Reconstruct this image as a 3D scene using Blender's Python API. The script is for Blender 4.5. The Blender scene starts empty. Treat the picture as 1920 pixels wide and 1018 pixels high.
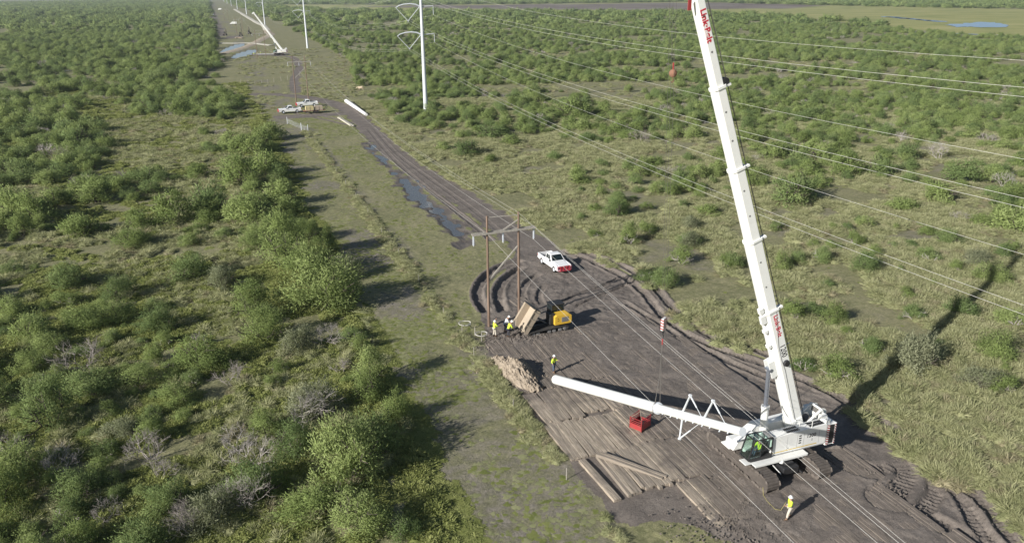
import bpy, math, random
import numpy as np
from mathutils import Vector, Matrix, Euler

scene = bpy.context.scene
C = scene.collection
R = math.radians

# ------------------------------------------------------------------ camera
CAM_H = 34.0
def cam_basis(yaw, pitch, roll):
    fw = np.array([math.sin(yaw)*math.cos(pitch), math.cos(yaw)*math.cos(pitch), -math.sin(pitch)])
    r = np.array([math.cos(yaw), -math.sin(yaw), 0.]); u = np.cross(r, fw)
    return (r*math.cos(roll)+u*math.sin(roll), -r*math.sin(roll)+u*math.cos(roll), fw)
CB = cam_basis(R(20.282), R(20.043), R(-0.5))
cd = bpy.data.cameras.new('camera'); cam = bpy.data.objects.new('camera', cd); C.objects.link(cam)
m = Matrix.Identity(4)
for i in range(3):
    m[i][0] = CB[0][i]; m[i][1] = CB[1][i]; m[i][2] = -CB[2][i]
m[2][3] = CAM_H
cam.matrix_world = m
cd.sensor_fit = 'HORIZONTAL'; cd.sensor_width = 36.0; cd.lens = 36.0*1450/1920
cd.clip_start = 0.5; cd.clip_end = 60000
scene.camera = cam

# ------------------------------------------------------------------ light
SUN_EL = R(24.4); SUN_DIR = Vector((-.935*math.cos(SUN_EL), -.353*math.cos(SUN_EL), math.sin(SUN_EL))).normalized()
world = bpy.data.worlds.new('World'); scene.world = world; world.use_nodes = True
nt = world.node_tree; nt.nodes.clear()
sky = nt.nodes.new('ShaderNodeTexSky'); sky.sky_type = 'NISHITA'; sky.sun_disc = False
sky.sun_elevation = SUN_EL; sky.sun_rotation = math.atan2(SUN_DIR.x, SUN_DIR.y)
sky.air_density = 1.0; sky.dust_density = 0.6; sky.ozone_density = 1.0
bg = nt.nodes.new('ShaderNodeBackground'); bg.inputs[1].default_value = 0.053
wo = nt.nodes.new('ShaderNodeOutputWorld'); nt.links.new(sky.outputs[0], bg.inputs[0]); nt.links.new(bg.outputs[0], wo.inputs[0])
sd = bpy.data.lights.new('sun', 'SUN'); sd.energy = 5.0; sd.angle = R(0.55); sd.color = (1.0, .965, .91)
sun = bpy.data.objects.new('sun', sd); C.objects.link(sun); sun.location = (0, 0, 200)
sun.rotation_euler = SUN_DIR.to_track_quat('Z', 'Y').to_euler()
scene.view_settings.view_transform = 'Standard'; scene.view_settings.look = 'None'
scene.view_settings.gamma = 1.0; scene.view_settings.use_curve_mapping = False
scene.view_settings.exposure = 0.45
scene.cycles.max_bounces = 6; scene.cycles.diffuse_bounces = 3; scene.cycles.glossy_bounces = 3
scene.cycles.transmission_bounces = 4; scene.cycles.transparent_max_bounces = 6; scene.cycles.volume_bounces = 0
scene.cycles.caustics_reflective = False; scene.cycles.caustics_refractive = False

# ------------------------------------------------------------------ helpers
def tag(o, label=None, cat=None, group=None, kind=None):
    if label: o['label'] = label
    if cat: o['category'] = cat
    if group: o['group'] = group
    if kind: o['kind'] = kind
    return o
def empty(name, loc=(0, 0, 0), rz=0., scale=1., parent=None):
    o = bpy.data.objects.new(name, None); C.objects.link(o); o.empty_display_size = .3
    o.location = loc; o.rotation_euler = (0, 0, rz)
    o.scale = (scale,)*3 if not isinstance(scale, tuple) else scale
    if parent: o.parent = parent
    return o
def link(name, me, parent=None, loc=None, rot=None, scale=None):
    o = bpy.data.objects.new(name, me); C.objects.link(o)
    if parent: o.parent = parent
    if loc is not None: o.location = loc
    if rot is not None: o.rotation_euler = rot
    if scale is not None: o.scale = scale
    return o
def copy_tree(o, parent=None):
    c = o.copy(); C.objects.link(c); c.parent = parent
    for ch in list(o.children): copy_tree(ch, c)
    return c

class MB:
    def __init__(s): s.v = []; s.f = []; s.M = None
    def add(s, vs, fs):
        n = len(s.v)
        if s.M is not None: vs = [tuple(s.M @ Vector(p)) for p in vs]
        s.v += [tuple(p) for p in vs]; s.f += [tuple(i+n for i in f) for f in fs]
        return s
    def box(s, x0, x1, y0, y1, z0, z1, c=0.0, M=None):
        """box with chamfered edges c"""
        if c <= 0:
            vs = [(x, y, z) for x in (x0, x1) for y in (y0, y1) for z in (z0, z1)]
            fs = [(0, 1, 3, 2), (4, 6, 7, 5), (0, 4, 5, 1), (2, 3, 7, 6), (0, 2, 6, 4), (1, 5, 7, 3)]
        else:
            X = (x0, x1); Y = (y0, y1); Z = (z0, z1); vs = []; idx = {}
            for a in (0, 1):
                for b in (0, 1):
                    for d in (0, 1):
                        sx = c if a == 0 else -c; sy = c if b == 0 else -c; sz = c if d == 0 else -c
                        for k, p in enumerate([(X[a], Y[b]+sy, Z[d]+sz), (X[a]+sx, Y[b], Z[d]+sz), (X[a]+sx, Y[b]+sy, Z[d])]):
                            idx[(a, b, d, k)] = len(vs); vs.append(p)
            g = lambda a, b, d, k: idx[(a, b, d, k)]; fs = []
            for a in (0, 1):
                q = [g(a, 0, 0, 0), g(a, 1, 0, 0), g(a, 1, 1, 0), g(a, 0, 1, 0)]; fs.append(q if a else q[::-1])
                q = [g(0, a, 0, 1), g(1, a, 0, 1), g(1, a, 1, 1), g(0, a, 1, 1)]; fs.append(q[::-1] if a else q)
                q = [g(0, 0, a, 2), g(1, 0, a, 2), g(1, 1, a, 2), g(0, 1, a, 2)]; fs.append(q if a else q[::-1])
            for a in (0, 1):
                for b in (0, 1):
                    fs.append((g(a, b, 0, 0), g(a, b, 1, 0), g(a, b, 1, 1), g(a, b, 0, 1)))
                    fs.append((g(a, 0, b, 0), g(a, 1, b, 0), g(a, 1, b, 2), g(a, 0, b, 2)))
                    fs.append((g(0, a, b, 1), g(1, a, b, 1), g(1, a, b, 2), g(0, a, b, 2)))
                    for d in (0, 1): fs.append((g(a, b, d, 0), g(a, b, d, 1), g(a, b, d, 2)))
        if M is not None: vs = [tuple(M @ Vector(p)) for p in vs]
        return s.add(vs, fs)
    def cone(s, p, q, r0, r1, n=10, caps=True):
        p = Vector(p); q = Vector(q); d = (q-p)
        if d.length < 1e-6: return s
        d.normalize(); a = d.orthogonal().normalized(); b = d.cross(a)
        vs = []
        for c_, r in ((p, r0), (q, r1)):
            for i in range(n):
                t = 2*math.pi*i/n; vs.append(c_+(a*math.cos(t)+b*math.sin(t))*r)
        fs = [(i, (i+1) % n, n+(i+1) % n, n+i) for i in range(n)]
        if caps: fs += [tuple(range(n))[::-1], tuple(range(n, 2*n))]
        return s.add(vs, fs)
    def tube(s, pts, r, n=6):
        pts = [Vector(p) for p in pts]; rs = r if isinstance(r, (list, tuple)) else [r]*len(pts)
        vs = []; ref = None
        for i, p in enumerate(pts):
            d = (pts[min(i+1, len(pts)-1)]-pts[max(i-1, 0)]).normalized()
            if ref is None: ref = d.orthogonal().normalized()
            a = (ref-d*ref.dot(d))
            a = a.normalized() if a.length > 1e-5 else d.orthogonal().normalized()
            ref = a; b = d.cross(a)
            for k in range(n):
                t = 2*math.pi*k/n; vs.append(p+(a*math.cos(t)+b*math.sin(t))*rs[i])
        fs = []
        for i in range(len(pts)-1):
            for k in range(n): fs.append((i*n+k, i*n+(k+1) % n, (i+1)*n+(k+1) % n, (i+1)*n+k))
        fs += [tuple(range(n))[::-1], tuple(range((len(pts)-1)*n, len(pts)*n))]
        return s.add(vs, fs)
    def bar(s, p, q, w, h=None, up=(0, 0, 1)):
        h = h or w; p = Vector(p); q = Vector(q); d = (q-p).normalized(); u = Vector(up)
        sd_ = d.cross(u)
        if sd_.length < 1e-4: sd_ = d.orthogonal()
        sd_.normalize(); u = sd_.cross(d).normalized(); vs = []
        for c_ in (p, q):
            for a, b in ((-1, -1), (1, -1), (1, 1), (-1, 1)): vs.append(c_+sd_*a*w/2+u*b*h/2)
        return s.add(vs, [(3, 2, 1, 0), (4, 5, 6, 7), (0, 1, 5, 4), (1, 2, 6, 5), (2, 3, 7, 6), (3, 0, 4, 7)])
    def prism(s, poly, a0, a1, axis='y'):
        """polygon in the two other axes extruded along axis"""
        n = len(poly); vs = []
        for a in (a0, a1):
            for u, w in poly:
                vs.append({'y': (u, a, w), 'x': (a, u, w), 'z': (u, w, a)}[axis])
        return s.add(vs, [tuple(range(n)), tuple(range(n, 2*n))[::-1]]+[(i, n+i, n+(i+1) % n, (i+1) % n) for i in range(n)])
    def lathe(s, prof, n=12, c=(0, 0, 0), ax='z'):
        vs = []
        for r, z in prof:
            for k in range(n):
                t = 2*math.pi*k/n; x, y = r*math.cos(t), r*math.sin(t)
                vs.append({'z': (c[0]+x, c[1]+y, c[2]+z), 'y': (c[0]+x, c[1]+z, c[2]+y), 'x': (c[0]+z, c[1]+x, c[2]+y)}[ax])
        fs = []
        for i in range(len(prof)-1):
            for k in range(n): fs.append((i*n+k, i*n+(k+1) % n, (i+1)*n+(k+1) % n, (i+1)*n+k))
        return s.add(vs, fs)
    def quad(s, a, b, c, d): return s.add([a, b, c, d], [(0, 1, 2, 3)])
    def mesh(s, name, mat, smooth=False):
        me = bpy.data.meshes.new(name); me.from_pydata(s.v, [], s.f); me.materials.append(mat)
        import bmesh
        bm = bmesh.new(); bm.from_mesh(me); bmesh.ops.recalc_face_normals(bm, faces=bm.faces); bm.to_mesh(me); bm.free()
        if smooth: me.shade_smooth(); me.set_sharp_from_angle(angle=R(38))
        me.update(); return me
    def build(s, name, mat, parent=None, smooth=False, loc=None, rot=None):
        return link(name, s.mesh(name, mat, smooth), parent, loc, rot)

# ---- numpy noise
def _h(ix, iy, seed):
    n = (ix.astype(np.int64)*374761393 + iy.astype(np.int64)*668265263 + seed*69069) & 0xffffffff
    n = ((n ^ (n >> 13))*1274126177) & 0xffffffff
    return ((n ^ (n >> 16)) & 0xffff)/65535.0
def vnoise(x, y, seed=0):
    x = np.asarray(x, float); y = np.asarray(y, float)
    ix = np.floor(x); iy = np.floor(y); fx = x-ix; fy = y-iy
    fx = fx*fx*(3-2*fx); fy = fy*fy*(3-2*fy)
    a = _h(ix, iy, seed); b = _h(ix+1, iy, seed); c = _h(ix, iy+1, seed); d = _h(ix+1, iy+1, seed)
    return (a*(1-fx)+b*fx)*(1-fy)+(c*(1-fx)+d*fx)*fy
def fbm(x, y, o=4, seed=0):
    s = 0; a = .5; t = 0
    for i in range(o):
        s = s+a*vnoise(np.asarray(x)*2**i+i*17.3, np.asarray(y)*2**i-i*9.1, seed+i); t += a; a *= .5
    return s/t
def sstep(a, b, x):
    t = np.clip((np.asarray(x, float)-a)/(b-a), 0, 1); return t*t*(3-2*t)

# ------------------------------------------------------------------ materials
class N:
    def __init__(s, name):
        s.m = bpy.data.materials.new(name); s.m.use_nodes = True; s.t = s.m.node_tree; s.t.nodes.clear()
        s.out = s.t.nodes.new('ShaderNodeOutputMaterial')
    def n(s, ty, **kw):
        o = s.t.nodes.new('ShaderNode'+ty)
        for k, v in kw.items(): setattr(o, k, v)
        return o
    def l(s, a, b): s.t.links.new(a, b)
    def noise(s, scale, detail=4, vec=None, rough=.55, dist=0):
        o = s.n('TexNoise'); o.inputs['Scale'].default_value = scale; o.inputs['Detail'].default_value = detail
        o.inputs['Roughness'].default_value = rough; o.inputs['Distortion'].default_value = dist
        if vec is not None: s.l(vec, o.inputs['Vector'])
        return o.outputs['Fac']
    def ramp(s, fac, stops):
        o = s.n('ValToRGB'); e = o.color_ramp.elements
        while len(e) < len(stops): e.new(.5)
        for k, (p, c) in enumerate(stops):
            e[k].position = p; e[k].color = (c, c, c, 1) if isinstance(c, (int, float)) else (*c, 1)
        s.l(fac, o.inputs[0]); return o.outputs[0]
    def mix(s, fac, a, b, mode='MIX'):
        o = s.n('Mix', data_type='RGBA', blend_type=mode)
        for sock, val in ((o.inputs[0], fac), (o.inputs[6], a), (o.inputs[7], b)):
            if isinstance(val, (int, float)): sock.default_value = val
            elif isinstance(val, tuple): sock.default_value = (*val, 1)
            else: s.l(val, sock)
        return o.outputs[2]
    def math(s, op, a, b=None):
        o = s.n('Math', operation=op)
        for k, v in enumerate((a, b)):
            if v is None: continue
            if isinstance(v, (int, float)): o.inputs[k].default_value = v
            else: s.l(v, o.inputs[k])
        return o.outputs[0]
    def bump(s, h, strength=.4, dist=.05):
        o = s.n('Bump'); o.inputs['Strength'].default_value = strength; o.inputs['Distance'].default_value = dist
        s.l(h, o.inputs['Height']); return o.outputs[0]
    def bsdf(s, col, rough=.6, metal=0, normal=None, spec=.5, **kw):
        o = s.n('BsdfPrincipled')
        if isinstance(col, tuple): o.inputs['Base Color'].default_value = (*col, 1)
        else: s.l(col, o.inputs['Base Color'])
        if isinstance(rough, (int, float)): o.inputs['Roughness'].default_value = rough
        else: s.l(rough, o.inputs['Roughness'])
        o.inputs['Metallic'].default_value = metal; o.inputs['Specular IOR Level'].default_value = spec
        for k, v in kw.items(): o.inputs[k].default_value = v
        if normal is not None: s.l(normal, o.inputs['Normal'])
        s.l(o.outputs[0], s.out.inputs[0]); return o
    def pos(s): return s.n('NewGeometry').outputs['Position']
    def obj(s): return s.n('TexCoord').outputs['Object']

def paint(name, col, rough=.4, dirt=.25, dcol=(.16, .13, .10), metal=0, scale=1.2, low=None):
    """painted / plain surface with uneven grime"""
    k = N(name); p = k.pos()
    a = k.noise(scale, 6, p, .65); f = k.ramp(a, [(.45, 0.), (.8, 1.)])
    f2 = k.math('MULTIPLY', f, dirt)
    if low:
        sp = k.n('SeparateXYZ'); k.l(p, sp.inputs[0])
        mr = k.n('MapRange'); mr.inputs[1].default_value = low; mr.inputs[2].default_value = 0.1; mr.inputs[3].default_value = 0; mr.inputs[4].default_value = 1
        k.l(sp.outputs[2], mr.inputs[0])
        f3 = k.math('MULTIPLY', mr.outputs[0], k.ramp(k.noise(3, 5, p), [(.3, .2), (.65, 1.)]))
        f2 = k.math('MAXIMUM', f2, k.math('MULTIPLY', f3, .85))
    c = k.mix(f2, tuple(col), tuple(dcol))
    r = k.mix(f2, (rough,)*3, (.85,)*3)
    k.bsdf(c, r, metal, k.bump(k.noise(scale*8, 3, p), .06, .02)); return k.m

M_ = {}
M_['white'] = paint('white_paint', (.80, .80, .77), .32, .12)
M_['crane_white'] = paint('crane_white', (.82, .82, .79), .3, .14, low=1.5)
M_['boom_white'] = paint('boom_white', (.86, .86, .83), .3, .06)
M_['galv'] = paint('galvanised_steel', (.66, .69, .73), .45, .15, (.4, .4, .4))
M_['pole_white'] = paint('pale_coated_steel', (.80, .80, .77), .5, .10, (.45, .42, .38))
M_['truck'] = paint('truck_white', (.82, .82, .82), .22, .05, low=.75)
M_['red'] = paint('red_paint', (.36, .04, .042), .5, .55, (.22, .10, .08), scale=3.)
M_['grille_red'] = paint('guard_red', (.5, .03, .05), .35, .1)
M_['black'] = paint('black_paint', (.022, .022, .024), .5, .3, (.09, .08, .07))
M_['rubber'] = paint('rubber', (.028, .027, .026), .85, .6, (.13, .115, .10))
M_['mudsteel'] = paint('muddy_steel', (.085, .072, .062), .85, .9, (.15, .128, .11), scale=2.5)
M_['greysteel'] = paint('grey_steel', (.22, .22, .22), .5, .5, (.15, .12, .1))
M_['chrome'] = paint('hydraulic_chrome', (.35, .38, .45), .2, .1, metal=.7)
M_['yellow'] = paint('yellow_paint', (.74, .46, .05), .4, .12)
M_['stripe_yellow'] = paint('stripe_yellow', (.65, .47, .10), .4, .1)
M_['tan'] = paint('tan_lining', (.44, .365, .275), .8, .5, (.26, .205, .155))
M_['hivis'] = paint('hivis_vest', (.62, .80, .06), .8, .05)
M_['jeans'] = paint('blue_jeans', (.07, .10, .16), .9, .2)
M_['khaki'] = paint('khaki_cloth', (.55, .50, .42), .9, .2)
M_['dark_cloth'] = paint('dark_cloth', (.05, .05, .06), .9, .2)
M_['skin'] = paint('skin', (.42, .25, .17), .6, 0)
M_['helmet'] = paint('helmet_white', (.85, .85, .83), .35, 0)
M_['boot'] = paint('boot_leather', (.12, .07, .04), .8, .3)
M_['rope'] = paint('steel_rope', (.14, .13, .12), .6, .2)
M_['alu'] = paint('aluminium_wire', (.66, .64, .60), .5, .0)
M_['yrope'] = paint('yellow_rope', (.42, .37, .12), .8, .1)
M_['rust'] = paint('rusty_steel', (.26, .13, .08), .8, .3)
M_['glass'] = None
k = N('tinted_glass'); k.bsdf((.012, .02, .022), .06, 0, None, .6); M_['glass'] = k.m
k = N('green_glass'); gl = k.n('BsdfGlossy'); gl.inputs[0].default_value = (.8, .9, .88, 1); gl.inputs[1].default_value = .05
tp0 = k.n('BsdfTransparent'); tp0.inputs[0].default_value = (.86, .94, .91, 1); mx0 = k.n('MixShader'); mx0.inputs[0].default_value = .10
k.l(tp0.outputs[0], mx0.inputs[1]); k.l(gl.outputs[0], mx0.inputs[2]); k.l(mx0.outputs[0], k.out.inputs[0]); M_['cabglass'] = k.m
k = N('lamp_lens'); k.bsdf((.7, .7, .68), .12, 0, None, .6); M_['lens'] = k.m
# round wood pole
k = N('treated_pole_wood'); o_ = k.obj(); mp = k.n('Mapping'); mp.inputs['Scale'].default_value = (9, 9, .5); k.l(o_, mp.inputs[0])
w = k.noise(1.0, 5, mp.outputs[0], .6)
k.bsdf(k.ramp(w, [(.3, (.11, .075, .055)), (.55, (.22, .15, .11)), (.75, (.32, .24, .185))]), .85, 0, k.bump(w, .4, .02)); M_['pole_wood'] = k.m
k = N('grey_timber'); o_ = k.obj(); w = k.noise(6, 5, o_, .6)
k.bsdf(k.ramp(w, [(.3, (.25, .23, .20)), (.7, (.46, .43, .38))]), .85); M_['grey_timber'] = k.m
# mat timber: grain along local y, muddied towards +x of the pad
k = N('mat_timber'); o_ = k.obj(); mp = k.n('Mapping'); mp.inputs['Scale'].default_value = (14, .9, 14); k.l(o_, mp.inputs[0])
oi = k.n('ObjectInfo'); add = k.n('VectorMath', operation='ADD'); k.l(mp.outputs[0], add.inputs[0])
sc_ = k.n('VectorMath', operation='SCALE'); sc_.inputs[3].default_value = 1.0
cmb = k.n('CombineXYZ'); k.l(k.math('MULTIPLY', oi.outputs['Random'], 91.0), cmb.inputs[0]); k.l(k.math('MULTIPLY', oi.outputs['Random'], 37.0), cmb.inputs[1]); k.l(cmb.outputs[0], add.inputs[1])
g1 = k.noise(1.0, 6, add.outputs[0], .65, .3)
wood = k.ramp(g1, [(.25, (.11, .09, .07)), (.42, (.30, .25, .195)), (.60, (.48, .405, .32)), (.8, (.60, .53, .43))])
wood = k.mix(k.ramp(oi.outputs['Random'], [(.3, 0.), (.95, .6)]), wood, (.19, .165, .14), 'MIX')
P_ = k.pos(); sp = k.n('SeparateXYZ'); k.l(P_, sp.inputs[0])
mr = k.n('MapRange'); mr.inputs[1].default_value = 26.5; mr.inputs[2].default_value = 33.5; k.l(sp.outputs[0], mr.inputs[0])
mr2 = k.n('MapRange'); mr2.inputs[1].default_value = 52.0; mr2.inputs[2].default_value = 62.0; k.l(sp.outputs[1], mr2.inputs[0])
mudf = k.math('MAXIMUM', mr.outputs[0], mr2.outputs[0])
nz = k.noise(.45, 6, P_, .7); nz2 = k.noise(3.0, 5, add.outputs[0], .7)
mm = k.math('ADD', k.math('MULTIPLY', mudf, .52), k.math('ADD', nz, k.math('MULTIPLY', nz2, .25)))
mudmask = k.ramp(mm, [(.62, 0.), (.86, 1.)])
mudc = k.ramp(k.noise(1.3, 6, P_, .7), [(.3, (.10, .085, .073)), (.55, (.175, .148, .127)), (.75, (.25, .213, .183))])
col = k.mix(k.math('MULTIPLY', mudmask, .82), wood, mudc)
k.bsdf(col, .85, 0, k.bump(k.math('ADD', g1, k.math('MULTIPLY', k.noise(9, 4, P_), mudmask)), .6, .04), .25); M_['timber'] = k.m
# ------------------------------------------------------------------ ground
def pline_dist(x, y, pts):
    """distance, arc length and signed side to a polyline"""
    best = np.full(x.shape, 1e9); arc = np.zeros(x.shape); s0 = 0.; side = np.zeros(x.shape)
    for (ax, ay), (bx, by) in zip(pts[:-1], pts[1:]):
        dx, dy = bx-ax, by-ay; L = math.hypot(dx, dy)
        t = np.clip(((x-ax)*dx+(y-ay)*dy)/(L*L), 0, 1)
        qx, qy = ax+t*dx, ay+t*dy; d = np.hypot(x-qx, y-qy)
        mk = d < best; best = np.where(mk, d, best); arc = np.where(mk, s0+t*L, arc)
        side = np.where(mk, ((x-ax)*dy-(y-ay)*dx)/L, side); s0 += L
    return best, arc, side, s0
def smooth_line(pts, n=6):
    out = []
    for i in range(len(pts)-1):
        p0 = pts[max(i-1, 0)]; p1 = pts[i]; p2 = pts[i+1]; p3 = pts[min(i+2, len(pts)-1)]
        for k in range(n):
            t = k/n
            out.append(tuple(.5*((2*p1[j])+(-p0[j]+p2[j])*t+(2*p0[j]-5*p1[j]+4*p2[j]-p3[j])*t*t+(-p0[j]+3*p1[j]-3*p2[j]+p3[j])*t**3) for j in (0, 1)))
    out.append(pts[-1]); return out
def in_poly(x, y, poly):
    r = np.zeros(x.shape, bool); j = len(poly)-1
    for i in range(len(poly)):
        xi, yi = poly[i]; xj, yj = poly[j]
        if yi != yj:
            r ^= ((yi > y) != (yj > y)) & (x < (xj-xi)*(y-yi)/(yj-yi)+xi)
        j = i
    return r
# ruts: centre line, half width, depth, berm, tread depth
RUTS = [
 ([(24.9, 75.6), (25.9, 82.), (28.9, 87.4), (32.4, 90.2), (35.5, 91.2)], .58, .38, .10, 0.),
 ([(26.7, 75.2), (28.2, 81.1), (30.9, 85.7), (34.6, 88.9)], .58, .38, .10, 0.),
 ([(29.8, 76.), (30.8, 80.1), (33.2, 83.7), (35.6, 85.6)], .45, .24, .06, 0.),
 ([(31.6, 75.5), (32.6, 79.), (34.6, 81.6)], .4, .2, .05, 0.),
 ([(33.2, 75.2), (37.5, 77.4), (41., 78.7), (44.4, 80.7)], .22, .22, .08, .0),
 ([(34.6, 73.6), (38.3, 75.5), (41.8, 77.), (45., 78.6)], .22, .22, .08, .0),
 ([(41.2, 93.5), (42.8, 90.), (43.8, 85.6), (44.7, 80.1), (44.4, 75.1), (43.1, 69.5), (42.5, 64.4), (43.4, 59.3), (45.2, 55.6), (46.6, 51.8), (47.5, 48.3), (47.9, 44.9), (47.9, 42.2), (48.3, 39.)], .5, .24, .12, .07),
 ([(43.5, 92.), (45.8, 86.5), (46.8, 81.), (46.5, 76.), (45.2, 70.6), (44.6, 66.)], .5, .26, .12, .07),
 ([(44.4, 66.), (44.8, 60.5), (46.9, 57.), (48.6, 53.)], .45, .2, .10, .06),
 ([(40.6, 74.), (41.2, 68.), (41.6, 62.), (43., 56.), (44.3, 51.5), (45.3, 48.)], .4, .16, .10, .05),
 ([(41.0, 38.6), (41.9, 37.1), (43.2, 36.6), (44.5, 36.9)], .72, .14, .08, .075),
 ([(45.0, 37.4), (44.6, 36.), (43.2, 34.8), (41.4, 33.9), (40.4, 33.7)], .75, .15, .1, .075),
 ([(45.6, 34.3), (44.3, 33.), (42.6, 32.2), (41.6, 31.6), (42.2, 29.4), (42.6, 27.), (42.8, 24.5)], .62, .2, .1, .07),
 ([(46.1, 33.4), (45.1, 31.2), (43.9, 29.3), (43.2, 27.)], .55, .22, .1, .07),
 ([(46.9, 33.2), (46.3, 30.6), (45.0, 28.), (44.4, 25.5)], .5, .24, .12, .05),
 ([(34.2, 100.), (33.9, 120.), (33.3, 145.), (33.6, 170.), (35.4, 205.)], .4, .08, .05, 0.),
 ([(36.6, 98.), (36.8, 118.), (35.9, 142.), (35.3, 170.), (37., 205.)], .4, .08, .05, 0.),
 ([(20., 240.), (26., 226.), (32., 211.), (35.5, 203.)], .35, .12, .05, 0.),
 ([(23., 241.), (28.5, 227.), (34., 213.)], .35, .12, .05, 0.),
]
RUTS = [(smooth_line(r[0]),)+r[1:] for r in RUTS]
# mud strips: centre x, y, half width
MUD = [([(38.6, 88), (38.6, 101), (37.8, 116), (36.4, 140), (34.8, 174), (36.2, 215), (35.6, 248), (31., 266), (22, 284), (12, 292)], 3.0),
       ([(17, 233.5), (26, 232.5), (35, 233)], 3.6),
       ([(26, 290), (29, 330), (36, 380), (40, 430), (38, 462), (30, 468)], 2.0),
       ([(6.5, 690), (7, 900), (7, 1400), (6, 2400)], 4.5),
       ([(10, 660), (20, 690), (30, 690)], 6.0),
       ([(20, 480), (38, 475)], 5.0)]
MUD = [(smooth_line(a), b) for a, b in MUD]
PAD = [(21.6, 38.5), (21.7, 67.5), (23.4, 71), (24.2, 76), (28, 82), (34, 92), (37, 97), (42.5, 93), (44.5, 84), (45.8, 78), (44., 69), (43.3, 63), (44.8, 57.5), (46., 53), (47.2, 47), (46.5, 40), (45.4, 36), (45.6, 31), (44.5, 24), (40, 15), (31, 15), (29.5, 30), (26.5, 36.4)]
WATER = [(29.9, 100., 1.0), (31.0, 105., 1.5), (31.2, 113, 1.5), (31., 121, 1.3), (30.4, 131., 1.4), (30.5, 141, 1.2), (30.9, 149, .7), (31.0, 162, .3), (31.3, 178., .6), (31.4, 184., .4)]
FIELD = [(150, 1700), (193, 1530), (342, 1326), (466, 1157), (618, 985), (660, 940), (629, 751), (596, 606), (518, 482), (499, 427), (514, 390), (600, 260), (900, 200), (1400, 500), (1200, 700), (1100, 915), (1090, 1165), (1100, 1507), (1150, 1760), (731, 1816), (488, 1887), (277, 2186), (150, 2300)]
BROWN = [(300, 1900), (420, 1500), (640, 1180), (900, 1100), (1100, 1250), (1150, 1650), (731, 1750), (488, 1830)]

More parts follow.
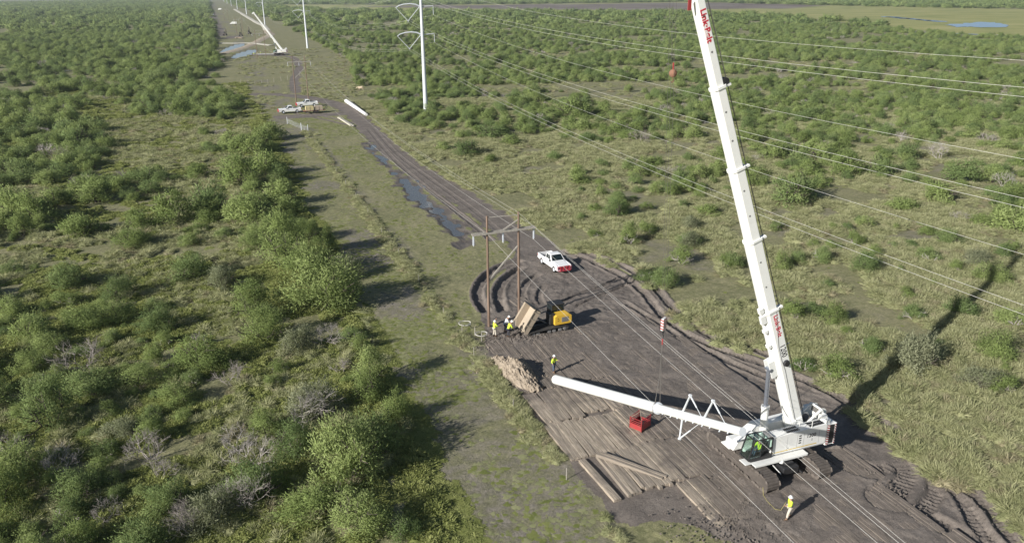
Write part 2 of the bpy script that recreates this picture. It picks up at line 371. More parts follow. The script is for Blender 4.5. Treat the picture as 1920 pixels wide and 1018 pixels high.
def wet_line(x, y):
    d = np.full(x.shape, 1e9)
    for (ax, ay, aw), (bx, by, bw) in zip(WATER[:-1], WATER[1:]):
        dx, dy = bx-ax, by-ay; t = np.clip(((x-ax)*dx+(y-ay)*dy)/(dx*dx+dy*dy), 0, 1)
        d = np.minimum(d, np.hypot(x-ax-t*dx, y-ay-t*dy)-(aw+t*(bw-aw)))
    return d
def pond_d(x, y):
    """far crossing: two pools either side of the causeway (negative inside)"""
    e1 = np.hypot((x-12-.17*(y-545))/4.2, (y-545)/48.)-1 
    e2 = np.hypot((x-17-.22*(y-492))/4.5, (y-492)/34.)-1
    return np.minimum(e1, e2)
def ground(x, y):
    x = np.asarray(x, float); y = np.asarray(y, float)
    z = (fbm(x/11., y/11., 4, 3)-.5)*.30
    z += (fbm(x/1.9, y/1.9, 3, 8)-.5)*.16
    n = fbm(x/2.2, y/2.2, 3, 21)-.5
    inpad = in_poly(x+n*1.4, y+n*1.4, PAD).astype(float)
    core = in_poly(x, y, [(20.9, 40), (20.9, 68), (42, 68), (42, 20), (31, 20), (25, 34)])
    z = np.where(core, z*.12-.03, z)
    mm_ = np.clip(sstep(26, 34, x)*1.0+sstep(54, 66, y)*.75+(fbm(x/3.2, y/3.2, 4, 44)-.5)*1.5, 0, 1)*core
    z = z*(1-mm_)+mm_*(.232+(fbm(x/1.1, y/1.1, 3, 46)-.5)*.17+(vnoise(x/.3, y/.3, 47)-.5)*.035)
    # mud is lumpy
    lump = (fbm(x/.5, y/.5, 3, 40)-.5)
    z += np.where((inpad > 0) & ~core, lump*.20, lump*.05)
    churn = sstep(26, 29, x)*0+np.exp(-((x-25.5)/2.6)**2-((y-68.3)/1.6)**2)
    z += churn*(fbm(x/.45, y/.45, 3, 77)-.25)*.55
    churn2 = np.exp(-((x-28.)/3.2)**2-((y-35.)/2.4)**2)
    z += churn2*(fbm(x/.5, y/.5, 3, 78)-.35)*.3
    mud = inpad*.95
    rutm = np.zeros(x.shape)
    for pts, hw, dep, berm, tread in RUTS:
        xs = [p[0] for p in pts]; ys = [p[1] for p in pts]
        mk = (x > min(xs)-3) & (x < max(xs)+3) & (y > min(ys)-3) & (y < max(ys)+3)
        if not mk.any(): continue
        d, arc, side, L = pline_dist(x[mk], y[mk], pts)
        wob = (fbm(arc/.9, side*.8+hw*31, 3, 5)-.5)*.55
        d = d+wob*.5
        endf = sstep(0, 1.2, arc)*sstep(0, 1.2, L-arc)
        dep = dep*(.65+.6*vnoise(arc/.9, side*0+hw*7, 12))
        prof = -dep*(1-sstep(hw*.82, hw*1.12, d))+berm*np.exp(-((d-hw*1.45)/(hw*.35))**2)*(.6+.8*vnoise(arc*1.7, side*2, 9))
        if tread: prof += (1-sstep(hw*.7, hw, d))*tread*np.sign(np.sin(arc*2*math.pi/.46+np.abs(side)*1.5))*(.55+.6*vnoise(arc*.8, arc*0, 4))
        # an older rut is cut by a newer one
        z[mk] = np.where(d < hw*2, np.minimum(z[mk]*.6, .06)+prof*endf, z[mk]+prof*endf)
        mm = (1-sstep(hw*1.5, hw*2.1, d))*endf
        rutm[mk] = np.maximum(rutm[mk], mm)
    for pts, hw in MUD:
        xs = [p[0] for p in pts]; ys = [p[1] for p in pts]
        mk = (x > min(xs)-9) & (x < max(xs)+9) & (y > min(ys)-9) & (y < max(ys)+9)
        if not mk.any(): continue
        d, arc, side, L = pline_dist(x[mk], y[mk], pts)
        mm = 1-sstep(hw*.75, hw*1.25, d+n[mk]*2.4)
        mud[mk] = np.maximum(mud[mk], mm*.9)
        z[mk] = z[mk]*(1-.5*mm)-mm*.04
    mud = np.maximum(mud, rutm)
    wd = wet_line(x, y)+.62+n*3.6+(fbm(x/1.2, y/5., 3, 33)-.5)*2.2
    wetm = 1-sstep(-.2, 1.6, wd)
    z = np.where(wd < 2, np.minimum(z*(1-.75*wetm), z)-.17*(1-sstep(-.8, 1.1, wd)), z)
    mud = np.maximum(mud, (1-sstep(.3, 2.2, wd))*.85)
    pd = pond_d(x, y)+n*.25
    z = np.where((pd < .4) & (x > -3) & (x < 45), z*.4-.35*(1-sstep(-.2, .15, pd)), z)
    # spare bare ground along the fence side
    bare = sstep(.45, .60, fbm(x/5.5, y/9., 4, 60))*sstep(9.5, 12.5, x)*(1-sstep(21, 23, x))
    bare = np.maximum(bare, .75*sstep(.36, .56, fbm(x/3.1, y/3.1, 4, 63))*sstep(8, 11, x)*(1-sstep(21, 22, x))*(1-sstep(62, 80, y)))
    bare = np.maximum(bare, sstep(.60, .72, fbm(x/8., y/8., 4, 61))*sstep(46, 52, x)*.7*(1-sstep(220, 300, y)))
    fld = in_poly(x, y, FIELD).astype(float)
    brn = in_poly(x, y, BROWN).astype(float)
    return z, mud, np.maximum(wetm, 1-sstep(-.1, .3, pd)), bare, fld, brn
def gzs(xs, ys): return ground(np.array(xs, float), np.array(ys, float))[0]
def gz(x, y): return float(ground(np.array([x]), np.array([y]))[0][0])

def graded(segs, lo_end, hi_end, g=1.07, cap=600.):
    a = []
    for (s, e, st) in segs:
        n_ = max(1, int(round((e-s)/st))); a += list(np.linspace(s, e, n_, endpoint=False))
    a.append(segs[-1][1])
    st = segs[-1][2]; v = a[-1]
    while v < hi_end: st = min(st*g, cap); v += st; a.append(v)
    st = segs[0][2]; v = a[0]; b = []
    while v > lo_end: st = min(st*g, cap); v -= st; b.append(v)
    return np.array(b[::-1]+a)
gx = graded([(5, 21, .45), (21, 49, .13), (49, 62, .45)], -9000, 9000)
gy = graded([(24, 26, .3), (26, 93.5, .13), (93.5, 130, .35), (130, 260, .8)], -300, 14000, 1.05)
XX, YY = np.meshgrid(gx, gy); nx, ny = len(gx), len(gy)
z_, mud_, wet_, bare_, fld_, brn_ = ground(XX.ravel(), YY.ravel())
co = np.stack([XX.ravel(), YY.ravel(), z_], 1).astype(np.float32)
me = bpy.data.meshes.new('ground'); nf = (nx-1)*(ny-1)
ii = (np.arange(ny-1)[:, None]*nx+np.arange(nx-1)[None, :]).ravel()
quads = np.stack([ii, ii+1, ii+1+nx, ii+nx], 1).astype(np.int32)
me.vertices.add(len(co)); me.vertices.foreach_set('co', co.ravel())
me.loops.add(nf*4); me.loops.foreach_set('vertex_index', quads.ravel())
me.polygons.add(nf); me.polygons.foreach_set('loop_start', (np.arange(nf)*4).astype(np.int32)); me.polygons.foreach_set('loop_total', np.full(nf, 4, np.int32))
me.update(); me.shade_smooth()
at = me.attributes.new('zone', 'FLOAT_COLOR', 'POINT')
at.data.foreach_set('color', np.stack([mud_, wet_, bare_, fld_], 1).astype(np.float32).ravel())
at = me.attributes.new('brown', 'FLOAT', 'POINT'); at.data.foreach_set('value', brn_.astype(np.float32))
k = N('ground_soil'); p = k.pos()
az = k.n('Attribute', attribute_name='zone'); sp = k.n('SeparateColor'); k.l(az.outputs['Color'], sp.inputs[0])
mudA, wetA, bareA, fldA = sp.outputs[0], sp.outputs[1], sp.outputs[2], az.outputs['Alpha']
n1 = k.noise(.11, 5, p, .6); n2 = k.noise(.8, 6, p, .65); n3 = k.noise(5., 6, p, .7)
green = k.ramp(k.math('ADD', k.math('MULTIPLY', n1, .55), k.math('MULTIPLY', n2, .45)), [(.32, (.15, .165, .075)), (.46, (.225, .225, .11)), (.56, (.30, .28, .155)), (.68, (.33, .295, .205))])
green = k.mix(.55, green, k.ramp(k.math('ADD', k.math('MULTIPLY', n3, .45), k.math('MULTIPLY', k.noise(1.7, 5, p, .75), .55)), [(.36, (.045, .05, .025)), (.46, (.14, .14, .07)), (.54, (.25, .235, .13)), (.66, (.42, .375, .24))]))
soil = k.ramp(k.math('ADD', k.math('MULTIPLY', n2, .5), k.math('MULTIPLY', n3, .5)), [(.38, (.10, .09, .076)), (.5, (.19, .17, .145)), (.62, (.30, .265, .225))])
base = k.mix(k.math('MULTIPLY', bareA, k.ramp(n2, [(.35, .25), (.6, .85)])), green, soil)
nm = k.noise(.35, 6, p, .65)
mudc = k.ramp(k.math('ADD', k.math('MULTIPLY', nm, .55), k.math('MULTIPLY', n3, .45)), [(.32, (.105, .09, .078)), (.5, (.175, .15, .13)), (.66, (.255, .22, .19))])
mf = k.ramp(k.math('ADD', mudA, k.math('MULTIPLY', k.math('SUBTRACT', n2, .5), .7)), [(.35, 0.), (.62, 1.)])
base = k.mix(mf, base, mudc)
base = k.mix(k.math('MULTIPLY', wetA, .6), base, (.055, .048, .042))
fc = k.ramp(k.noise(.02, 5, p, .6), [(.35, (.24, .26, .09)), (.6, (.34, .33, .13)), (.75, (.40, .37, .18))])
ab = k.n('Attribute', attribute_name='brown')
fc = k.mix(ab.outputs['Fac'], fc, k.ramp(k.noise(.01, 4, p), [(.4, (.15, .12, .10)), (.6, (.22, .19, .16))]))
base = k.mix(k.ramp(fldA, [(.4, 0.), (.6, 1.)]), base, fc)
rg = k.mix(k.math('MULTIPLY', wetA, mf), (.9,)*3, (.42,)*3)
k.bsdf(base, rg, 0, k.bump(k.math('ADD', n3, k.math('MULTIPLY', k.noise(16, 4, p, .7), .5)), .7, .09), .25)
me.materials.append(k.m)
tag(link('ground', me), kind='structure', label='scrubby pasture ground with a muddy cleared strip running through it')

# sheets of standing water (the ground pokes through them)
k = N('puddle_water'); p = k.pos()
k.bsdf((.10, .10, .10), .12, 0, k.bump(k.noise(3., 3, p), .06, .02), .9); M_['water'] = k.m
k = N('pond_water'); p = k.pos(); k.bsdf((.26, .38, .52), .3, 0, k.bump(k.noise(.6, 3, p), .5, .3), .6); M_['pond'] = k.m  # blue of the reflected sky is painted into the base colour
k = N('sky_grey_water'); p = k.pos(); k.bsdf((.34, .41, .46), .25, 0, k.bump(k.noise(.6, 3, p), .4, .2), .6); M_['palewater'] = k.m  # paler, greyer sky reflection painted into the base colour
def sheet(name, poly, z, mat, label=None):
    b_ = MB(); b_.add([(x, y, z) for x, y in poly], [tuple(range(len(poly)))])
    return tag(b_.build(name, mat), kind='structure', label=label)
sheet('puddle', [(27, 95), (34.2, 95), (34.2, 190), (27, 190)], -.115, M_['water'], 'shallow rainwater lying beside the haul road')
sheet('pond', [(-3, 452), (32, 452), (45, 600), (-3, 600)], -.16, M_['palewater'], 'blue water pooled at the far crossing')
def blob(cx, cy, rx, ry, n=40, seed=1, rot=0, am=.5):
    o = []
    for i in range(n):
        t = 2*math.pi*i/n; r = 1+am*(float(fbm(np.array([math.cos(t)*1.6+seed*7]), np.array([math.sin(t)*1.6]), 4, seed)[0])-.5)*2
        x, y = math.cos(t)*rx*r, math.sin(t)*ry*r; o.append((cx+x*math.cos(rot)-y*math.sin(rot), cy+x*math.sin(rot)+y*math.cos(rot)))
    return o
sheet('field_pond', blob(645, 540, 52, 20, 60, seed=3, rot=.6, am=1.1), .25, M_['pond'], 'blue pond in the yellow-green field at the upper right')
for q in range(9):
    sheet('field_pool', blob(735-q*6.5, 725-q*14, 15, 6, seed=10+q, rot=1.15, am=.8), .25, M_['pond'], 'thin streak of water left of the pond in the far field')
for q in range(5):
    sheet('field_channel', blob(512+q*5, 468-q*17, 14, 4, seed=30+q, rot=-1.2, am=.8), .25, M_['pond'], 'shiny ditch water along the near edge of the far field')
# pale dirt causeway and tracks at the far crossing
k = N('pale_dirt'); p = k.pos(); k.bsdf(k.ramp(k.noise(.5, 5, p), [(.3, (.30, .24, .17)), (.7, (.46, .39, .29))]), .9); M_['paledirt'] = k.m
k = N('pale_gravel'); p = k.pos(); k.bsdf(k.ramp(k.noise(.5, 5, p), [(.3, (.5, .47, .38)), (.7, (.66, .62, .52))]), .9); M_['palegravel'] = k.m
def strip(name, pts, hw, z, mat, label, n=8, h=.25):
    pts = smooth_line(pts, n); b_ = MB(); rows = []
    for i, pt in enumerate(pts):
        a = pts[max(i-1, 0)]; c = pts[min(i+1, len(pts)-1)]; d = Vector((c[0]-a[0], c[1]-a[1])).normalized(); nn = Vector((-d.y, d.x))
        w = hw*(.85+.3*float(vnoise(np.array([i*.7]), np.array([hw]), 3)[0]))
        zz = z
        rows.append([(pt[0]+nn.x*w*u, pt[1]+nn.y*w*u, zz+dz) for u, dz in ((-1.5, -h), (-1., 0), (0, .06), (1., 0), (1.5, -h))])
    vs = [v for r in rows for v in r]; fs = []
    for i in range(len(rows)-1):
        for j in range(4): fs.append((i*5+j, i*5+j+1, i*5+6+j, i*5+5+j))
    b_.add(vs, fs); return tag(b_.build(name, mat, smooth=True), kind='structure', label=label)
strip('causeway', [(4.5, 497), (12, 520), (24, 569), (36, 640), (46.5, 700), (47, 735), (49, 780)], 2.3, .22, M_['paledirt'], 'pale dirt causeway crossing between the two pools')
strip('cross_track', [(4, 600), (14, 593), (25, 588), (37, 556.5)], 1.8, .30, M_['palegravel'], 'pale cross track beyond the pools')
strip('side_track', [(49, 780), (53, 900), (51.5, 946), (51, 1200), (51, 1746)], 2.0, .25, M_['palegravel'], 'pale track running to the horizon beside the steel poles')
strip('farm_track', [(-96, 394), (-82, 402), (-64, 419), (-44, 431)], .9, .22, M_['palegravel'], 'pale farm track glimpsed between the trees')
strip('farm_track', [(-30, 445), (-27, 448), (-23, 452)], 1.0, .22, M_['palegravel'], 'short pale stretch of farm track among the trees')
# ------------------------------------------------------------------ vegetation
def leaf_mat(name, c0, c1, c2, trans=.3, bent=False):
    k = N(name); at = k.n('Attribute', attribute_name='tint'); oi = k.n('ObjectInfo')
    f = k.math('ADD', k.math('MULTIPLY', at.outputs['Fac'], .62), k.math('MULTIPLY', oi.outputs['Random'], .38))
    c = k.ramp(f, [(.12, c0), (.5, c1), (.88, c2)])
    d = k.n('BsdfDiffuse'); k.l(c, d.inputs[0])
    if bent:
        an = k.n('Attribute', attribute_name='bn'); vt = k.n('VectorTransform', vector_type='NORMAL', convert_from='OBJECT', convert_to='WORLD'); k.l(an.outputs['Vector'], vt.inputs[0])
        ge = k.n('NewGeometry'); s1 = k.n('VectorMath', operation='SCALE'); k.l(ge.outputs['Normal'], s1.inputs[0]); s1.inputs[3].default_value = .8
        s2 = k.n('VectorMath', operation='NORMALIZE'); k.l(vt.outputs[0], s2.inputs[0])
        s3 = k.n('VectorMath', operation='ADD'); k.l(s1.outputs[0], s3.inputs[0]); k.l(s2.outputs[0], s3.inputs[1])
        s4 = k.n('VectorMath', operation='NORMALIZE'); k.l(s3.outputs[0], s4.inputs[0]); k.l(s4.outputs[0], d.inputs['Normal'])
    t = k.n('BsdfTranslucent'); k.l(k.mix(.5, c, (.30, .34, .12), 'MIX'), t.inputs[0])
    mx = k.n('MixShader'); mx.inputs[0].default_value = trans; k.l(d.outputs[0], mx.inputs[1]); k.l(t.outputs[0], mx.inputs[2]); k.l(mx.outputs[0], k.out.inputs[0])
    return k.m
M_['leaf'] = leaf_mat('mesquite_leaf', (.165, .22, .077), (.295, .375, .13), (.435, .51, .21), .45, True)
M_['leaf_dark'] = leaf_mat('huisache_leaf', (.135, .195, .08), (.24, .32, .125), (.365, .435, .182), .45, True)
M_['leaf_sage'] = leaf_mat('sage_leaf', (.17, .19, .11), (.29, .31, .19), (.42, .43, .28), .4, True)
M_['straw'] = leaf_mat('bunchgrass_blade', (.23, .25, .12), (.37, .375, .20), (.52, .51, .30), .3)
M_['forb'] = leaf_mat('low_forb_leaf', (.19, .225, .07), (.31, .34, .12), (.44, .45, .19), .4)
M_['drygrass'] = leaf_mat('dry_grass_blade', (.26, .235, .14), (.38, .34, .215), (.50, .45, .30), .3)
k = N('grey_bark'); oi = k.n('ObjectInfo'); k.bsdf(k.ramp(k.math('ADD', k.math('MULTIPLY', k.noise(3, 4, k.obj()), .6), k.math('MULTIPLY', oi.outputs['Random'], .4)), [(.25, (.24, .205, .185)), (.75, (.48, .44, .41))]), .9); M_['bark'] = k.m
k = N('dark_bark'); k.bsdf((.075, .06, .05), .9); M_['dbark'] = k.m

def np_mesh(name, verts, quads, mat, tint=None, bn=None):
    me = bpy.data.meshes.new(name); n = len(quads); w = quads.shape[1]
    me.vertices.add(len(verts)); me.vertices.foreach_set('co', verts.astype(np.float32).ravel())
    me.loops.add(n*w); me.loops.foreach_set('vertex_index', quads.astype(np.int32).ravel())
    me.polygons.add(n); me.polygons.foreach_set('loop_start', (np.arange(n)*w).astype(np.int32)); me.polygons.foreach_set('loop_total', np.full(n, w, np.int32))
    if tint is not None:
        a = me.attributes.new('tint', 'FLOAT', 'POINT'); a.data.foreach_set('value', np.repeat(tint, len(verts)//len(tint)).astype(np.float32))
    if bn is not None:
        a = me.attributes.new('bn', 'FLOAT_VECTOR', 'POINT'); a.data.foreach_set('vector', np.repeat(bn, len(verts)//len(bn), axis=0).astype(np.float32).ravel())
    me.materials.append(mat); me.update(); return me
def unit(a): return a/np.maximum(np.linalg.norm(a, axis=1, keepdims=True), 1e-9)
def leaves(rs, pos, dirs, L, W):
    n = len(pos); d = unit(dirs); s = unit(np.cross(d, rs.normal(size=(n, 3))))
    L = L[:, None]; W = W[:, None]
    v = np.stack([pos, pos+d*L*.5+s*W, pos+d*L, pos+d*L*.5-s*W], 1).reshape(-1, 3)
    return v, np.arange(n*4).reshape(n, 4)
def leaves_flat(rs, pos, dirs, L, W):
    n = len(pos); d = unit(dirs); s = unit(np.cross(d, np.array([0, 0, 1.])+rs.normal(size=(n, 3))*.45))
    L = L[:, None]; W = W[:, None]
    v = np.stack([pos, pos+d*L*.5+s*W, pos+d*L, pos+d*L*.5-s*W], 1).reshape(-1, 3)
    return v, np.arange(n*4).reshape(n, 4)
def crown_mesh(name, seed, Rr, Hh, nleaf, leafL, mat, lobes=13, low=.12):
    rs = np.random.RandomState(seed); P_, D_, T_, B_ = [], [], [], []
    lobes = int(lobes*2.6); per = nleaf//lobes
    el = rs.uniform(.75, 1.); az0 = rs.rand()*6.28
    for i in range(lobes):
        a = i*2.399+rs.normal()*.5; q = math.sqrt((i+.5)/lobes)*rs.uniform(.7, 1.32)
        rr = Rr*.80*q; cx, cy = rr*math.cos(a), rr*math.sin(a)*el
        lr = Rr*rs.uniform(.12, .36)
        top = Hh*math.sqrt(max(.08, 1-(q*.8)**2))*rs.uniform(.55, 1.16)-lr*.5
        cz = max(top if rs.rand() < .72 else top*rs.uniform(.35, .8), low*Hh+lr*.4)
        n = int(per*rs.uniform(.6, 1.4)*(lr/(Rr*.25))**1.6)
        g_ = rs.normal(size=(n, 3)); u = unit(g_)
        tw = unit(rs.normal(size=(max(4, n//14), 3))+np.array([cx, cy, Rr*.8])*.45/Rr)
        pick = tw[rs.randint(0, len(tw), n)]; t_ = rs.rand(n)[:, None]
        p = np.array([cx, cy, cz])+g_*lr*.36*np.array([1.15, 1.15, .8])+pick*t_*lr*1.35
        dd = u*.35+pick*.9+rs.normal(size=(n, 3))*.4+np.array([0, 0, .15])
        cc = np.array([cx, cy, cz]); B_.append(unit(unit(p-cc+1e-4)*.75+unit(p-np.array([0, 0, Hh*.25]))*.7+rs.normal(size=(n, 3))*.18))
        P_.append(p); D_.append(dd); T_.append(np.clip(.36+.3*t_[:, 0]+rs.normal(size=n)*.12+rs.uniform(-.17, .17), 0, 1))
    P_ = np.concatenate(P_); D_ = np.concatenate(D_); T_ = np.concatenate(T_); B_ = np.concatenate(B_)
    keep = P_[:, 2] > .08; P_, D_, T_, B_ = P_[keep], D_[keep], T_[keep], B_[keep]; n = len(P_)
    v, q = leaves(rs, P_, D_, leafL*rs.uniform(.55, 1.35, n), leafL*rs.uniform(.09, .17, n))
    return np_mesh(name, v, q, mat, T_, B_)
def branch_set(b_, rng, p, d, L, r, depth, maxd, spread=.75, n=4, up=.15, taper=.62):
    pts = [p]; rs_ = [r]
    for i in range(3):
        d = (d+Vector((rng.gauss(0, .16), rng.gauss(0, .16), rng.gauss(up*.3, .12)))).normalized()
        p = p+d*(L/3); pts.append(p); rs_.append(r*(1-.16*(i+1)))
    b_.tube(pts, rs_, n)
    if depth < maxd:
        kids = rng.choice((2, 3, 3)) if depth < 2 else rng.choice((2, 3))
        for _ in range(kids):
            ax = Vector((rng.gauss(0, 1), rng.gauss(0, 1), rng.gauss(0, 1))).normalized()
            nd = (d+ax*spread).normalized(); nd.z = nd.z*.85+up*.4
            branch_set(b_, rng, pts[rng.choice((2, 3))] if depth else p, nd.normalized(), L*rng.uniform(.6, .85), r*taper, depth+1, maxd, spread, 3, up, taper)
def trunk_mesh(name, seed, Rr, Hh, mat, maxd=2):
    rng = random.Random(seed); b_ = MB()
    for i in range(rng.choice((3, 4, 5))):
        a = rng.uniform(0, 6.28); d = Vector((math.cos(a)*.75, math.sin(a)*.75, rng.uniform(.6, 1.1))).normalized()
        branch_set(b_, rng, Vector((math.cos(a)*.08, math.sin(a)*.08, -.15)), d, Hh*.48, .07*Rr/2.4+.02, 0, maxd)
    return b_.mesh(name, mat)
TREES = []
for i in range(10):
    Rr = 2.4; Hh = [3.0, 3.4, 2.7, 3.6, 2.9, 2.5, 3.2, 2.6, 3.8, 3.0][i]
    mt = M_['leaf'] if i % 3 != 1 else M_['leaf_dark']
    if i in (5, 9): mt = M_['leaf_sage']
    TREES.append((crown_mesh('mesquite_crown', 100+i, Rr, Hh, 6600, .25, mt, lobes=[13, 16, 11, 18, 14, 10, 15, 12, 17, 13][i]), trunk_mesh('mesquite_trunk', 200+i, Rr, Hh, M_['dbark'])))
SHRUBS = []
for i in range(6):
    SHRUBS.append((crown_mesh('shrub_crown', 300+i, 1.5, [1.6, 2.0, 1.3, 1.8, 1.5, 2.1][i], 4000, .20, M_['leaf'] if i % 2 else M_['leaf_dark'], lobes=8, low=.05), trunk_mesh('shrub_trunk', 320+i, 1.5, 1.6, M_['bark'], 2)))
def bare_mesh(name, seed, Rr, Hh, maxd=5):
    rng = random.Random(seed); b_ = MB()
    for i in range(rng.choice((4, 5, 6))):
        a = rng.uniform(0, 6.28); d = Vector((math.cos(a)*.8, math.sin(a)*.8, rng.uniform(.6, 1.2))).normalized()
        branch_set(b_, rng, Vector((math.cos(a)*.1, math.sin(a)*.1, -.15)), d, Hh*.40, .05, 0, maxd, .8, 4, .2, .62)
    return b_.mesh(name, M_['bark'])
BARES = [bare_mesh('bare_branches', 500+i, 2.0, [2.4, 2.0, 2.8, 1.8][i]) for i in range(4)]
# ---- low growth prototypes
def tussock_mesh(name, seed, r, h, n, mat, w=.022, droop=.6):
    rs = np.random.RandomState(seed); a = rs.rand(n)*6.283; rad = np.sqrt(rs.rand(n))*r*.35
    base = np.stack([np.cos(a)*rad, np.sin(a)*rad, np.zeros(n)], 1)
    out = np.stack([np.cos(a+rs.normal(size=n)*.5), np.sin(a+rs.normal(size=n)*.5), np.zeros(n)], 1)
    lean = rs.rand(n)**.8; hh = h*rs.uniform(.6, 1.1, n)
    mid = base+out*(lean*r*.45)[:, None]; mid[:, 2] = hh*.72
    tip = base+out*(lean*r*1.05)[:, None]; tip[:, 2] = hh*(1.0-droop*lean)
    sd_ = np.stack([-out[:, 1], out[:, 0], np.zeros(n)], 1)*w*rs.uniform(.7, 1.5, n)[:, None]
    v = np.stack([base-sd_, base+sd_, mid+sd_, tip, mid-sd_], 1).reshape(-1, 3)
    q = np.arange(n*5).reshape(n, 5)
    return np_mesh(name, v, q, mat, np.clip(.45+rs.normal(size=n)*.2, 0, 1))
def mound_mesh(name, seed, r, h, n, mat, L=.34, w=.013):
    """grass tussock: a shaggy dome of blades lying outward over a low core"""
    rs = np.random.RandomState(seed); V = []; T = []
    ax, ay = rs.uniform(.8, 1.2, 2)
    a = rs.rand(n)*6.283; q = np.sqrt(rs.rand(n)); wob = 1+.25*np.sin(a*3+seed)+.15*np.sin(a*5+seed*2)
    def surf(a, q): return np.stack([np.cos(a)*q*r*ax*wob, np.sin(a)*q*r*ay*wob, h*np.sqrt(np.maximum(1-(q*.97)**2, 0))], 1)
    p = surf(a, q); nrm = unit(p*np.array([1/r**2, 1/r**2, 1/h**2]))
    out = np.stack([np.cos(a+rs.normal(size=n)*.55), np.sin(a+rs.normal(size=n)*.55), np.zeros(n)], 1)
    d = unit(out*(.35+.75*q)[:, None]+np.array([0, 0, 1.])*(.75-.55*q)[:, None]+rs.normal(size=(n, 3))*.22)
    sd_ = unit(np.cross(d, nrm+rs.normal(size=(n, 3))*.35))
    LL = (L*rs.uniform(.55, 1.25, n))[:, None]; ww = (w*rs.uniform(.7, 1.5, n))[:, None]
    b0 = p-nrm*.05; tip = b0+d*LL-np.array([0, 0, 1.])*LL*.22*q[:, None]
    v = np.stack([b0-sd_*ww, b0+sd_*ww, tip+sd_*ww*.3, tip-sd_*ww*.3], 1).reshape(-1, 3); qd = np.arange(n*4).reshape(n, 4)
    t = np.clip(.5+rs.normal(size=n)*.17+.12*(1-q), 0, 1)
    # core
    na, nr = 11, 4; cv = []; cq = []
    for j in range(nr+1):
        qq = 1.0-j/nr
        for i in range(na):
            an = 6.283*i/na; wb = 1+.25*math.sin(an*3+seed)+.15*math.sin(an*5+seed*2)
            cv.append((math.cos(an)*qq*r*ax*wb*.93, math.sin(an)*qq*r*ay*wb*.93, h*.88*math.sqrt(max(0, 1-(qq*.99)**2))-.02))
    for j in range(nr):
        for i in range(na): cq.append((j*na+i, j*na+(i+1) % na, (j+1)*na+(i+1) % na, (j+1)*na+i))
    k0 = len(v); V = np.concatenate([v, np.array(cv)]); Q = np.concatenate([qd, np.array(cq)+k0])
    me = np_mesh(name, V, Q, mat); at = me.attributes.new('tint', 'FLOAT', 'POINT'); at.data.foreach_set('value', np.concatenate([np.repeat(t, 4), np.full(len(cv), .30)]).astype(np.float32)); return me
def forb_mesh(name, seed, r, h, n, mat, L=.13):
    rs = np.random.RandomState(seed); a = rs.rand(n)*6.283; rad = np.sqrt(rs.rand(n))*r
    p = np.stack([np.cos(a)*rad, np.sin(a)*rad, h*rs.rand(n)*(1-.6*(rad/r)**2)], 1)
    d = rs.normal(size=(n, 3))*np.array([1, 1, .35])
    v, q = leaves_flat(rs, p, d, L*rs.uniform(.6, 1.4, n), L*rs.uniform(.2, .42, n))
    return np_mesh(name, v, q, mat, rs.rand(n))
def proto_col(name, meshes):
    c = bpy.data.collections.new(name)
    for i, ms in enumerate(meshes):
        if not isinstance(ms, tuple): ms = (ms,)
        if len(ms) > 1:
            # join crown and trunk into one prototype mesh for the instanced mass
            vs = []; fs = []; ti = []; mats = []; mi = []; bs = []
            off = 0
            for m_ in ms:
                n = len(m_.vertices); a = np.empty(n*3, np.float32); m_.vertices.foreach_get('co', a); vs.append(a.reshape(-1, 3))
                for pl in m_.polygons: fs.append([j+off for j in pl.vertices]); mi.append(len(mats))
                t = np.full(n, .5, np.float32)
                if 'tint' in m_.attributes: m_.attributes['tint'].data.foreach_get('value', t)
                bb = np.zeros(n*3, np.float32)
                if 'bn' in m_.attributes: m_.attributes['bn'].data.foreach_get('vector', bb)
                bs.append(bb); ti.append(t); mats.append(m_.materials[0]); off += n
            me = bpy.data.meshes.new(name); me.from_pydata(np.concatenate(vs).tolist(), [], fs)
            for m_ in mats: me.materials.append(m_)
            me.polygons.foreach_set('material_index', np.array(mi, np.int32))
            at = me.attributes.new('tint', 'FLOAT', 'POINT'); at.data.foreach_set('value', np.concatenate(ti)); at = me.attributes.new('bn', 'FLOAT_VECTOR', 'POINT'); at.data.foreach_set('vector', np.concatenate(bs)); me.update()
        else: me = ms[0]
        o = bpy.data.objects.new('%s_%02d' % (name, i), me); c.objects.link(o)
    return c
